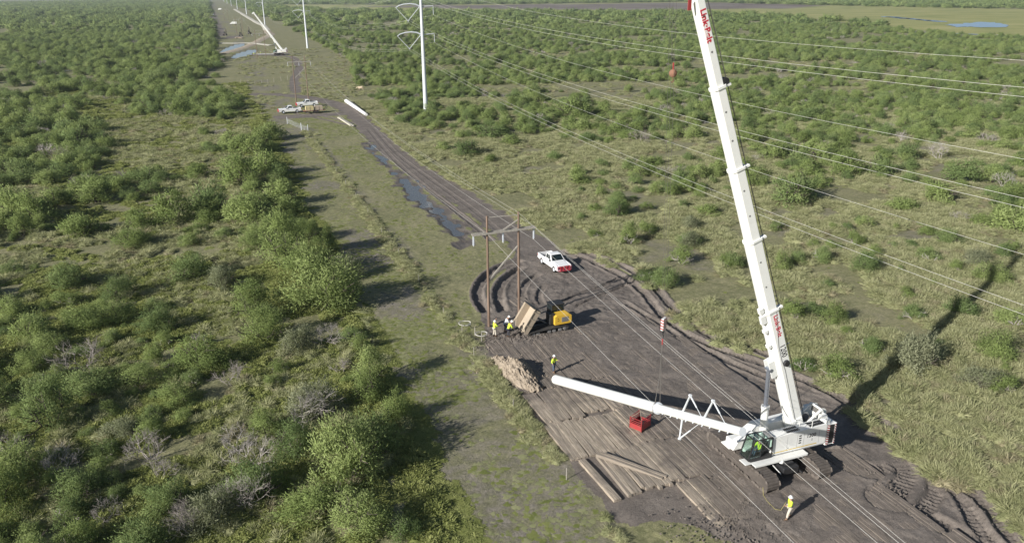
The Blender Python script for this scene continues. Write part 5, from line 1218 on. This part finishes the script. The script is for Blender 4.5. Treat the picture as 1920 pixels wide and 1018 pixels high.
# ------------------------------------------------------------------ pickups
def pickup(loc, rz, label, group=None):
    root = empty('pickup_truck', loc, rz); T = M_['truck']   # +y forward
    W = .99
    # lower body: side profile with wheel arches
    def arch(cx, r, n=7, rev=False): 
        a = [(cx+r*math.cos(t), .42+r*math.sin(t)) for t in np.linspace(0, math.pi, n)]; return a[::-1] if rev else a
    fy, ry = 1.85, -1.75
    prof = [(2.92, .50), (2.95, .78), (2.9, 1.06), (2.55, 1.14), (1.15, 1.20), (-.75, 1.24), (-2.9, 1.24), (-2.93, .62), (-2.3, .50)]
    prof += [(ry-.47, .46)]+arch(ry, .46, 7, True)[0:]+[(ry+.47, .44), (fy-.47, .44)]+arch(fy, .46, 7, True)+[(fy+.47, .46)]
    b_ = MB()
    n = len(prof)
    for sx in (-1, 1):
        b_.add([(sx*W, y, z) for y, z in prof]+[(sx*(W-.10), y, z) for y, z in prof], [tuple(range(n)), tuple(range(n, 2*n))[::-1]]+[(i, (i+1) % n, n+(i+1) % n, n+i) for i in range(n)])
    b_.box(-.89, .89, -2.9, 2.6, .46, .60); b_.box(-.9, .9, 1.1, 2.9, .6, 1.02)   # floor, engine bay
    body = b_.build('body', T, root)
    b_ = MB(); b_.add([(-.9, 2.86, 1.0), (.9, 2.86, 1.0), (.97, 1.12, 1.20), (-.97, 1.12, 1.20), (-.62, 2.84, 1.07), (.62, 2.84, 1.07), (.72, 1.12, 1.27), (-.72, 1.12, 1.27)], [(4, 5, 6, 7), (0, 1, 5, 4), (1, 2, 6, 5), (3, 0, 4, 7), (2, 3, 7, 6)]); b_.build('bonnet', T, root)
    # cab
    lo = [(-.95, 1.18, 1.18), (.95, 1.18, 1.18), (.95, -.72, 1.22), (-.95, -.72, 1.22)]; hi = [(-.74, .42, 1.90), (.74, .42, 1.90), (.76, -.55, 1.90), (-.76, -.55, 1.90)]; rf = [(-.62, .28, 1.95), (.62, .28, 1.95), (.64, -.42, 1.95), (-.64, -.42, 1.95)]
    b_ = MB(); b_.add(lo+hi+rf, [(0, 1, 5, 4), (1, 2, 6, 5), (2, 3, 7, 6), (3, 0, 4, 7), (4, 5, 9, 8), (5, 6, 10, 9), (6, 7, 11, 10), (7, 4, 8, 11), (8, 9, 10, 11)]); cab = b_.build('cab', T, root)
    def gp(nm, a, c, d, e, i0=.06, i1=.94, j0=.1, j1=.92):
        a, c, d, e = map(Vector, (a, c, d, e)); q = lambda u, v: a.lerp(c, u).lerp(e.lerp(d, u), v)
        pts = [q(i0, j0), q(i1, j0), q(i1, j1), q(i0, j1)]; nn = (pts[1]-pts[0]).cross(pts[3]-pts[0]).normalized()
        if nn.dot((pts[0]+pts[2])/2-Vector((0, 0, 1.5))) < 0: nn = -nn
        m_ = MB(); m_.add([p+nn*.012 for p in pts]+[p-nn*.02 for p in pts], [(0, 1, 2, 3), (0, 4, 5, 1), (1, 5, 6, 2), (2, 6, 7, 3), (3, 7, 4, 0)]); m_.build(nm, M_['glass'], cab)
    gp('windscreen', lo[0], lo[1], hi[1], hi[0]); gp('rear_window', lo[2], lo[3], hi[3], hi[2], .12, .88, .35, .9)
    for s in (0, 1):
        a, c, d, e = (lo[1], lo[2], hi[2], hi[1]) if s else (lo[0], lo[3], hi[3], hi[0])
        gp('side_window', a, c, d, e, .20, .56, .18, .9); gp('side_window', a, c, d, e, .60, .92, .18, .9)
    b_ = MB(); b_.box(-.93, .93, -2.9, -.76, .62, .70); b_.box(-.9, .9, -.8, -.74, .7, 1.22); b_.build('bed_liner', M_['black'], root)
    b_ = MB(); b_.box(-.9, .9, -2.93, -2.86, .66, 1.23, .02); b_.build('tailgate', T, root)
    for sx in (-1, 1):
        for yy in (fy, ry):
            b_ = MB(); xo = sx*.97; b_.lathe([(.24, -.12), (.36, -.13), (.40, -.09), (.40, .09), (.36, .13), (.24, .12)], 20, (sx*.86, yy, .40), 'x'); wh = b_.build('wheel', M_['rubber'], root, smooth=True)
            b_ = MB(); b_.lathe([(.001, sx*.10), (.1, sx*.09), (.12, sx*.05), (.22, sx*.07), (.25, sx*.12)], 16, (sx*.86, yy, .40), 'x'); b_.build('rim', M_['galv'], wh)
        b_ = MB(); b_.box(sx*.98-.0 if sx > 0 else -1.2, 1.2 if sx > 0 else -.98, .82, .98, 1.22, 1.42, .03); b_.build('mirror', M_['black'], root)
        b_ = MB(); b_.box(sx*.93-.1, sx*.93+.06, 2.70, 2.965, .80, 1.0, .02); b_.build('headlight', M_['lens'], root)
        b_ = MB(); b_.box(sx*.95-.05, sx*.95+.045, -2.95, -2.8, .85, 1.18, .02); b_.build('tail_light', M_['red'], root)
    b_ = MB(); b_.box(-.95, .95, 2.88, 3.02, .46, .66, .03); b_.box(-.9, .9, -3.05, -2.93, .48, .64, .03); b_.build('bumper', M_['galv'], root)
    b_ = MB(); b_.box(-.72, .72, 2.86, 2.975, .68, 1.0); b_.build('grille', M_['black'], root)
    g_ = MB()
    for xx in (-.62, -.2, .2, .62): g_.bar((xx, 3.09, .45), (xx, 3.09, 1.12), .06)
    for zz in (.48, .64, .8, .96, 1.1): g_.bar((-.82, 3.09, zz), (.82, 3.09, zz), .055)
    for sx in (-1, 1): g_.tube([(sx*.8, 3.09, .5), (sx*.98, 3.0, .6), (sx*.98, 3.0, 1.08), (sx*.8, 3.09, 1.1)], .035, 6); g_.bar((sx*.5, 3.09, .52), (sx*.5, 2.9, .52), .08)
    g_.build('grille_guard', M_['grille_red'], root)
    return tag(root, label, 'pickup truck', group)
pickup((38.0, 87.0, gz(38, 87)+.03), R(183), 'white pickup with red grille guard parked on the mud beyond the tracked dumper')
pickup((19.0, 240.0, .14), R(92), 'white pickup hitched to the flatbed trailer, nearer of the two far pickups').scale = (1.1,)*3
pickup((25.4, 252.0, .1), R(94), 'white pickup parked in front of the far wooden poles, behind the trailer').scale = (1.1,)*3
M_['crate_y'] = paint('crate_yellow', (.55, .47, .24), .8, .2)
# ------------------------------------------------------------------ trailer with crates
tr = empty('flatbed_trailer', (25.6, 237.3, .12), R(92))
b_ = MB(); b_.box(-1.1, 1.1, -3.2, 3.0, .62, .78, .02); b_.build('deck', M_['rust'], tr)
b_ = MB(); b_.bar((-.7, 3.0, .62), (0, 4.6, .6), .12); b_.bar((.7, 3.0, .62), (0, 4.6, .6), .12); b_.bar((0, 4.4, .6), (0, 4.9, .6), .12); b_.build('drawbar', M_['black'], tr)
for sx in (-1, 1):
    for yy in (-.95, -.1): b_ = MB(); b_.lathe([(.001, -.1), (.34, -.11), (.38, -.06), (.38, .06), (.34, .11), (.001, .1)], 16, (sx*1.0, yy, .38), 'x'); b_.build('wheel', M_['rubber'], tr)
    b_ = MB(); b_.box(sx*1.0-.16, sx*1.0+.16, -1.5, .45, .78, .84); b_.build('mudguard', M_['black'], tr)
b_ = MB(); b_.bar((-.9, -3.2, .75), (-.9, -4.0, 1.7), .1); b_.bar((.9, -3.2, .75), (.9, -4.0, 1.7), .1); b_.bar((-.9, -3.95, 1.65), (.9, -3.95, 1.65), .1); b_.build('ramp', M_['black'], tr)
tag(tr, 'low rust coloured flatbed trailer behind the nearer far pickup', 'trailer')
for q, (yy, mt, lb) in enumerate(((1.2, 'crate_y', 'yellowish crate on the front half of the trailer'), (-1.4, 'tan', 'orange-tan crate on the rear half of the trailer'))):
    cr = empty('crate', (25.6-yy*1.0, 237.3+yy*.035*-1, .12+.78), R(92)); b_ = MB(); b_.box(-.95, .95, -1.1, 1.1, .1, 1.15, .02); b_.build('panel', M_[mt], cr)
    b_ = MB()
    for a in (-.9, 0, .9): b_.bar((a, -1.1, .05), (a, 1.1, .05), .1)
    for a in (-.96, .96):
        for c in (-1.05, 0, 1.05): b_.bar((a, c, .1), (a, c, 1.18), .05, .1, (1, 0, 0))
    b_.build('batten', M_['grey_timber'], cr); tag(cr, lb, 'crate')
# pole sections lying by the road
b_ = MB(); b_.cone((37.9, 254.5, .75), (38.7, 224, .6), .62, .42, 20); tag(b_.build('pole_section', M_['pole_white'], smooth=True), 'white steel pole section lying along the right edge of the far road', 'pole section')
for q in range(7):
    b_ = MB(); x0 = 30.7+(q % 4)*.28+rg.uniform(-.1, .1); b_.bar((x0, 225.-rg.uniform(0, 3), .2+.1*(q//4)), (x0+1.0, 208+rg.uniform(0, 4), .2+.1*(q//4)), .26, .12)
    k_ = b_.build('plank', M_['palegravel']); tag(k_, 'long pale board in the loose stack left of the far road', 'plank', 'pale boards left of the far road')
# ------------------------------------------------------------------ tracked dumper
dm = empty('tracked_dumper', (28.95, 69.0, gz(28.95, 69.0)-.02), 0.06); Y_ = M_['yellow']; BK = M_['black']
for sy in (-1, 1):
    yc = sy*.95; b_ = MB()
    prof = [(-2.35, .30), (-2.1, .06), (1.9, .06), (2.35, .32), (2.42, .55), (2.2, .78), (-1.9, .62), (-2.25, .52)]
    inn = [(-2.2, .31), (-2.04, .14), (1.86, .14), (2.24, .36), (2.3, .54), (2.14, .69), (-1.88, .54), (-2.14, .45)]
    n = len(prof); vs = []
    for yy in (yc-.3, yc+.3): vs += [(x, yy, z) for x, z in prof]
    for yy in (yc-.3, yc+.3): vs += [(x, yy, z) for x, z in inn]
    fs = [(i, (i+1) % n, n+(i+1) % n, n+i) for i in range(n)]+[(2*n+i, 3*n+i, 3*n+(i+1) % n, 2*n+(i+1) % n) for i in range(n)]
    for a in (0, n): fs += [(a+i, 2*n+a+i, 2*n+a+(i+1) % n, a+(i+1) % n) for i in range(n)]
    b_.add(vs, fs); trk = b_.build('rubber_track', M_['rubber'], dm)
    for xx, rr in ((-1.65, .21), (-1.1, .21), (.2, .21), (.75, .21), (2.02, .27), (1.45, .21)):
        m_ = MB(); m_.lathe([(.001, -.2), (rr*.8, -.2), (rr, -.16), (rr, .16), (rr*.8, .2), (rr*.35, .22), (.001, .22)], 16, (xx, yc, .14+rr if rr < .25 else .46), 'y'); m_.build('road_wheel', M_['greysteel'], trk, smooth=True)
b_ = MB(); b_.box(-1.9, 2.1, -.62, .62, .45, .85, .04); b_.box(-1.7, .6, -.5, -.35, .85, .98); b_.box(-1.7, .6, .35, .5, .85, .98); b_.build('chassis', BK, dm)
b_ = MB(); b_.prism([(.78, .98), (2.6, .98), (2.72, 1.2), (2.7, 1.85), (2.45, 2.0), (1.0, 2.0), (.78, 1.85)], -1.25, -.15, 'y'); eh = b_.build('engine_hood', Y_, dm)
b_ = MB(); b_.box(1.55, 2.35, -1.262, -1.2, 1.2, 1.75, .01)
for i in range(7): b_.box(1.58, 2.32, -1.275, -1.255, 1.24+i*.07, 1.27+i*.07)
b_.build('radiator_grille', M_['greysteel'], eh)
b_ = MB(); b_.box(1.08, 1.24, -1.256, -1.2, 1.62, 1.68); b_.box(1.08, 1.18, -1.256, -1.2, 1.38, 1.44); b_.box(1.2, 1.3, -1.256, -1.2, 1.42, 1.48); b_.build('decal', BK, eh)
b_ = MB(); b_.box(.35, .95, -.9, .1, .95, 2.1, .05); b_.build('hydraulic_tank', BK, dm)
b_ = MB(); b_.box(1.0, 2.5, .0, 1.2, .95, 1.5, .05); b_.box(.95, 2.55, -.02, 1.22, 2.62, 2.74, .04)
for xx in (1.05, 1.75, 2.45):
    for yy in (.04, 1.16): b_.bar((xx, yy, 1.5), (xx, yy, 2.65), .08)
cb_ = b_.build('cab', BK, dm)
for (x0, x1, y0, y1) in ((1.1, 1.7, .02, .045), (1.8, 2.4, .02, .045), (1.1, 2.4, 1.15, 1.175), (1.03, 1.05, .1, 1.1), (2.45, 2.47, .1, 1.1)):
    m_ = MB(); m_.box(x0, x1, y0, y1, 1.55, 2.6); m_.build('window', M_['glass'], cb_)
# raised bed, pivoting at its tail
tb = R(56); BMx = Matrix.Translation((-2.05, 0, .95)) @ Matrix.Rotation(-tb, 4, 'Y')
def bedbox(x0, x1, y0, y1, z0, z1, c=.01):
    m_ = MB(); m_.M = BMx; m_.box(x0, x1, y0, y1, z0, z1, c); return m_
bed = bedbox(-.65, 2.15, -1.12, 1.12, -.06, .02).build('dump_bed', BK, dm)
bedbox(-.6, 2.1, -1.05, 1.05, .022, .05).build('bed_floor', M_['tan'], bed)
for y0, y1 in ((-1.18, -1.06), (1.06, 1.18)):
    m_ = MB(); m_.M = BMx; m_.prism([(-.6, 0.), (2.15, 0.), (2.15, .78), (.1, .78), (-.6, .35)], y0, y1, 'y'); m_.build('side_wall', M_['tan'], bed)
bedbox(2.10, 2.22, -1.18, 1.18, 0., .95).build('head_board', BK, bed)
for y0, y1 in ((-1.25, -1.18), (1.18, 1.25)):
    for xx in (.2, 1.0, 1.8): m_ = MB(); m_.M = BMx; m_.box(xx, xx+.1, y0, y1, .0, .74); m_.build('rib', M_['tan'], bed)
    m_ = MB(); m_.M = BMx; m_.box(-.6, 2.15, y0-.01, y1+.01, .742, .82); m_.build('top_rail', M_['tan'], bed)
m_ = MB(); pe = BMx @ Vector((1.3, 0, -.1)); 
for yy in (-.3, .3): m_.cone((.25, yy, .95), Vector((.25, yy, .95)).lerp(Vector((pe.x, yy, pe.z)), .55), .09, .09, 8); m_.cone((.25, yy, .95), (pe.x, yy, pe.z), .055, .055, 8)
m_.build('tipping_ram', M_['greysteel'], dm)
tag(dm, 'tracked dumper with yellow engine hood and raised tan dump bed', 'dumper')
pm = mat_thing(29.6, 77.0, gz(29.6, 77)+.02, .1, 'single timber mat lying flat in the mud behind the dumper'); pm.scale = (1.5, .55, 1)
# ------------------------------------------------------------------ wooden H frames
def hframe(y, xa, xb, h, label, group=None, sc=1.):
    root = empty('wooden_h_frame', ((xa+xb)/2, y, 0)); hw = (xb-xa)/2; w = M_['pole_wood']
    for sx, dz in ((-1, 0), (1, .1)): m_ = MB(); m_.cone((sx*hw, 0, -.8), (sx*hw, 0, h+dz), .16, .105, 12); m_.build('pole', w, root, smooth=True)
    G_ = M_['grey_timber']
    m_ = MB(); m_.bar((-hw-1.65, -.2, h-1.85), (hw+1.85, -.2, h-1.75), .10, .2); m_.bar((-hw-1.65, .2, h-1.85), (hw+1.85, .2, h-1.75), .10, .2); m_.build('crossarm', G_, root)
    m_ = MB(); m_.bar((-hw, 0, h-.15), (hw, 0, h-.25), .05, .08); m_.build('shield_tie', G_, root)
    m_ = MB(); m_.bar((0, .0, h-1.7), (hw-.05, 0, h-.75), .09, .12); m_.build('arm_brace', G_, root)
    m_ = MB(); m_.bar((-hw+.1, 0, h-7.0), (hw-.1, 0, h-3.6), .1, .14); m_.build('cross_brace', G_, root)
    for xx in (-hw-1.5, .0, hw+1.7):
        m_ = MB(); m_.cone((xx, 0, h-1.95), (xx, 0, h-3.1), .03, .03, 6)
        for i in range(9): m_.cone((xx, 0, h-2.0-i*.115), (xx, 0, h-2.06-i*.115), .125, .09, 8)
        m_.build('insulator', M_['galv'], root)
    return tag(root, label, 'utility pole', group)
hframe(72.2, 24.0, 27.45, 12.3, 'two pole wooden frame standing behind the dump bed')
hframe(263.5, 23.2, 27.1, 14.5, 'two pole wooden frame rising behind the parked far pickups')
hframe(455, 22.0, 26.5, 14.5, 'two pole wooden frame left of the distant crane')
hframe(700, 20.0, 24.8, 14.5, 'two pole wooden frame beyond the pools near the dark machines')
hframe(1080, 18, 22.5, 14.5, 'farthest two pole wooden frame up the cleared line')
HY = [-115, 72.2, 263.5, 455, 700, 1080]; HX = [(24.4, 27.8), (24.0, 27.45), (23.2, 27.1), (22.0, 26.5), (20.0, 24.8), (18, 22.5)]; HH = [12.3, 12.3, 14.5, 14.5, 14.5, 14.5]
def wire(name, pts, sag, r, label, grp, mat='alu', n=28):
    m_ = MB(); P_ = []
    for (a, c, s_) in zip(pts[:-1], pts[1:], sag):
        for i in range(n):
            t = i/n; p = Vector(a).lerp(Vector(c), t); p.z -= s_*4*t*(1-t); P_.append(p)
    P_.append(Vector(pts[-1])); m_.tube(P_, r, 4); return tag(m_.build(name, M_[mat]), label, 'wire', grp)
sg = [3.3, 2.6, 2.6, 4, 7]
wl = 'thin pale wire strung between the wooden two pole frames'
wire('conductor', [(a[0]+.05, y, h-2.0) for a, y, h in zip(HX, HY, HH)], sg, .009, 'pale wire leaving the left pole of the wooden frames', 'wires on the wooden frames')
wire('conductor', [(a[1]+1.75, y, h-3.15) for a, y, h in zip(HX, HY, HH)], sg, .009, 'pale wire hung below the right end of the wooden crossarms', 'wires on the wooden frames')
wire('conductor', [(a[1]+1.85, y, h-1.75) for a, y, h in zip(HX, HY, HH)], [3.6]+sg[1:], .008, 'pale wire on the right tip of the wooden crossarms', 'wires on the wooden frames')
wire('shield_wire', [(a[1], y, h) for a, y, h in zip(HX, HY, HH)], [4.0]+sg[1:], .008, 'pale wire over the top of the right wooden poles', 'wires on the wooden frames')
# ------------------------------------------------------------------ steel monopoles
def monopole(x, y, label, h=43.):
    root = empty('steel_monopole', (x, y, 0)); m_ = MB(); m_.cone((0, 0, -.5), (0, 0, h), .66, .28, 16); m_.build('shaft', M_['galv'], root, smooth=True)
    for z in (22.1, 29.6, 37.1):
        m_ = MB(); pts = [(-.3, 0, z), (-1.6, 0, z+.55), (-3.2, 0, z+.75), (-5., 0, z+.62), (-6.4, 0, z+.25), (-7.2, 0, z-.25)]; m_.tube(pts, [.24, .22, .20, .17, .14, .11], 8); ar = m_.build('curved_arm', M_['galv'], root, smooth=True)
        for px in (-7.15, -.5):
            m_ = MB(); a = Vector((px, 0, z-.25 if px < -2 else z-.1)); c = Vector((-3.9, 0, z-3.75)); m_.cone(a, c, .085, .085, 7); m_.build('insulator', M_['galv'], ar)
        m_ = MB(); m_.tube([(-4.0, -.3, z-3.8), (-3.8, -.3, z-3.95), (-3.8, .3, z-3.95), (-4.0, .3, z-3.8)], .05, 5); m_.build('yoke', M_['galv'], ar)
        m_ = MB(); m_.tube([(.3, 0, z), (3.5, 0, z+.15)], [.14, .09], 7); ra = m_.build('short_arm', M_['galv'], root)
        m_ = MB(); m_.cone((3.45, 0, z+.1), (3.45, 0, z-2.2), .06, .06, 6); m_.build('insulator', M_['galv'], ra)
    return tag(root, label, 'power pole')
names = ['nearest tall steel pole with curved arms, in the grass right of the road', 'second tall steel pole with curved arms, right of the distant crane', 'third tall steel pole in the row, behind the distant crane boom', 'fourth tall steel pole in the receding row', 'fifth tall steel pole in the receding row', 'sixth tall steel pole in the receding row', 'seventh tall steel pole in the receding row', 'farthest tall steel pole at the head of the row']
MY = [223, 520, 916, 1336, 1730, 2140, 2560, 3000]
for y, nm in zip(MY, names): monopole(56.0, y, nm)
MYa = [-75]+MY[:5]
for lev, z in enumerate((18.25, 25.75, 33.25)):
    for dx in (-.3, .3):
        wire('bundle_conductor', [(52.1+dx*.3, y, z+dx) for y in MYa], [6.6, 6.5, 9, 10, 9], .0125, ('lower' if dx < 0 else 'upper')+' strand of the '+('lowest', 'middle', 'highest')[lev]+' pale twin wire on the curved arms of the steel poles', 'wires on the steel poles')
    wire('conductor', [(59.45, y, z+1.6) for y in MYa], [6.7, 6.5, 9, 10, 9], .0125, ('lowest', 'middle', 'highest')[lev]+' single pale wire on the short arms of the steel poles', 'single wires on the steel poles')
# ------------------------------------------------------------------ fences and gates
def stretch(root, pts, hpost, wires, mat, wm='rope', r=.05):
    for x, y in pts: m_ = MB(); z = gz(x, y); m_.cone((x, y, z-.2), (x, y, z+hpost), r, r*.8, 6); o = m_.build('post', M_[mat], root)
    m_ = MB()
    for hz in wires: m_.tube([(x, y, gz(x, y)+hz) for x, y in pts], .004, 3)
    m_.build('wire', M_[wm], root)
fe = empty('wire_fence', (0, 0, 0)); stretch(fe, [(20.3-.004*(y-60)+rg.uniform(-.08, .08), y) for y in np.arange(44, 212, 11)], 1.0, (.4, .75, .98), 'grey_timber', r=.035); tag(fe, 'thin wire fence on grey posts along the grassy row left of the road', 'fence')
fe = empty('wire_fence', (0, 0, 0)); stretch(fe, [(8.5, 327), (11, 323), (13.5, 321), (16, 322), (18.5, 324.5), (21, 327.5), (24, 331), (27, 335.5), (30, 341), (33, 347)], 1.7, (.5, 1.0, 1.5), 'grey_timber', r=.07); tag(fe, 'pale post fence crossing the cleared strip beyond the far pickups', 'fence')
def gate(p, q, label):
    root = empty('tube_gate', (0, 0, 0)); a = Vector((*p, gz(*p))); c = Vector((*q, gz(*q)))
    for e in (a, c): m_ = MB(); m_.cone(e-Vector((0, 0, .3)), e+Vector((0, 0, 1.9)), .07, .07, 8); m_.build('post', M_['galv'], root)
    for i in range(5): m_ = MB(); z = Vector((0, 0, .4+i*.25)); m_.tube([a+z, c+z], .016, 5); m_.build('rail', M_['galv'], root)
    return tag(root, label, 'gate')
gate((16.4, 220), (18.9, 208.5), 'pale tube gate standing at the head of the grassy fence row'); gate((18.9, 208.3), (20.2, 204.8), 'short pale gate panel hung on the right end of the tube gate')
# wire rings at the fence corner
for q, (x, y, z, r_) in enumerate(((21.4, 72.6, .62, .62), (22.5, 70.3, .22, .6))):
    m_ = MB(); c = Vector((x, y, gz(x, y)+z))
    for w_ in range(4): m_.tube([c+Vector((math.cos(t)*(r_+.015*w_), math.sin(t)*(r_-.01*w_), .03*w_+.05*math.sin(t*2+w_))) for t in np.linspace(0, 6.2832, 26)], .016, 4)
    o = m_.build('wire_coil', M_['alu']); tag(o, 'white wire coil resting on the corner stakes of the fence' if q == 0 else 'white wire coil lying low beside the wooden pole foot', 'coil')
for x, y in ((20.9, 71.9), (21.9, 70.6), (22.1, 69.0)):
    m_ = MB(); z = gz(x, y); m_.cone((x, y, z-.2), (x, y, z+.95), .045, .04, 6); tag(m_.build('stake', M_['grey_timber']), 'short grey stake at the fence corner by the wire coils', 'stake', 'stakes by the wire coils')
# ------------------------------------------------------------------ distant machines
def drill(x, y, h, label):
    root = empty('tracked_machine', (x, y, .1), rg.uniform(-.4, .4)); 
    for sx in (-1, 1): m_ = MB(); m_.prism([(-1.9, .3), (-1.6, 0), (1.6, 0), (1.9, .3), (1.6, .75), (-1.6, .75)], sx*1.1-.3, sx*1.1+.3, 'x'); m_.build('track', M_['rubber'], root)
    m_ = MB(); m_.box(-1.1, 1.1, -1.7, 1.5, .75, 1.7, .1); m_.build('body', M_['mudsteel'], root)
    m_ = MB(); m_.box(-1.0, -.1, .2, 1.4, 1.7, 2.9, .1); m_.build('cab', M_['black'], root)
    m_ = MB(); m_.bar((.5, 1.2, 1.4), (.5, 2.6, h), .35, .4); m_.bar((.5, 2.6, h), (.5, 3.9, h*.4), .25, .3); m_.build('arm', M_['mudsteel'], root)
    return tag(root, label, 'machine')
drill(10.7, 706, 5, 'dark tracked machine parked on the far road, leftmost of three'); drill(22.5, 690, 9.5, 'dark tracked machine with a tall arm, middle of the three far machines'); drill(30.5, 715, 6, 'dark tracked machine, rightmost of the three far machines')
def box_truck(x, y, rz, label):
    root = empty('box_truck', (x, y, .1), rz); m_ = MB(); m_.box(-1.2, 1.2, -3.4, 1.4, .9, 3.1, .06); m_.build('cargo_box', M_['white'], root)
    m_ = MB(); m_.prism([(1.6, .6), (3.6, .6), (3.6, 1.5), (2.6, 1.7), (2.2, 2.5), (1.6, 2.5)], -1.05, 1.05, 'x'); m_.build('cab', M_['white'], root)
    m_ = MB(); m_.box(-.9, .9, 2.42, 2.5, 1.75, 2.4); m_.build('windscreen', M_['glass'], root)
    for sx in (-1, 1):
        for yy in (-2.2, 2.6): m_ = MB(); m_.lathe([(.001, -.14), (.45, -.14), (.45, .14), (.001, .14)], 14, (sx*1.0, yy, .47), 'x'); m_.build('wheel', M_['rubber'], root)
    return tag(root, label, 'truck')
box_truck(24.2, 930, R(80), 'white truck standing in the clearing beyond the far machines'); box_truck(22., 1690, R(70), 'tiny white truck near the head of the cleared line'); box_truck(5.6, 1290, R(10), 'tiny white truck on the dark far road by the trees')
for q in range(6):
    m_ = MB(); x0, y0 = 17+q*1.0, 655+rg.uniform(-3, 3); m_.box(x0, x0+.9, y0, y0+4.5, .1, .9, .04); tag(m_.build('timber_stack', M_['tan']), 'tan timber bundle stacked in front of the far machines', 'timber stack', 'timber bundles by the far machines')
m_ = MB(); m_.cone((22.5, 470, .9), (31.5, 463, 1.2), .35, .28, 14); tag(m_.build('pole_section', M_['greysteel'], smooth=True), 'grey steel pole section lying beside the distant crane', 'pole section')
# a cow in the grass and a pale rail by the far trucks
def cow(x, y, rz, label):
    root = empty('cow', (x, y, gz(x, y)), rz)
    J = {'rump': ((0, -.75, 1.1), (.30, .36)), 'mid': ((0, -.1, 1.02), (.36, .40)), 'che': ((0, .55, 1.05), (.30, .40)), 'nek': ((0, 1.0, 1.15), (.18, .24)), 'hea': ((0, 1.4, 1.05), (.13, .15)), 'muz': ((0, 1.68, .88), (.09, .09)), 'tai': ((0, -1.08, 1.1), .05), 'ta2': ((0, -1.18, .55), .03)}
    E_ = [('rump', 'mid'), ('mid', 'che'), ('che', 'nek'), ('nek', 'hea'), ('hea', 'muz'), ('rump', 'tai'), ('tai', 'ta2')]
    for s, nm in ((-1, 'L'), (1, 'R')):
        J['hf'+nm] = ((s*.2, .55, .75), .13); J['kf'+nm] = ((s*.2, .58, .42), .07); J['ff'+nm] = ((s*.2, .56, .04), .06)
        J['hr'+nm] = ((s*.2, -.65, .75), .16); J['kr'+nm] = ((s*.2, -.85, .45), .075); J['fr'+nm] = ((s*.2, -.74, .04), .06)
        J['ear'+nm] = ((s*.26, 1.32, 1.16), .05)
        E_ += [('che', 'hf'+nm), ('hf'+nm, 'kf'+nm), ('kf'+nm, 'ff'+nm), ('rump', 'hr'+nm), ('hr'+nm, 'kr'+nm), ('kr'+nm, 'fr'+nm), ('hea', 'ear'+nm)]
    link('body', skin_mesh('cow_body', J, E_, M_['cowhide'], 1), root); return tag(root, label, 'cow')
M_['cowhide'] = paint('tan_cowhide', (.62, .50, .36), .8, .2)
cow(48.3, 287, R(80), 'pale tan cow standing in the grass right of the far road')
# ------------------------------------------------------------------ air
b_ = MB(); b_.box(-9500, 9500, -400, 14500, -2.5, 47.)
k = N('haze_air'); v = k.n('VolumePrincipled'); v.inputs['Color'].default_value = (.80, .88, 1., 1); v.inputs['Density'].default_value = .0001; v.inputs['Anisotropy'].default_value = .2
k.l(v.outputs[0], k.out.inputs['Volume'])
tag(b_.build('haze', k.m), label='thin pale haze over the far brush', kind='stuff')
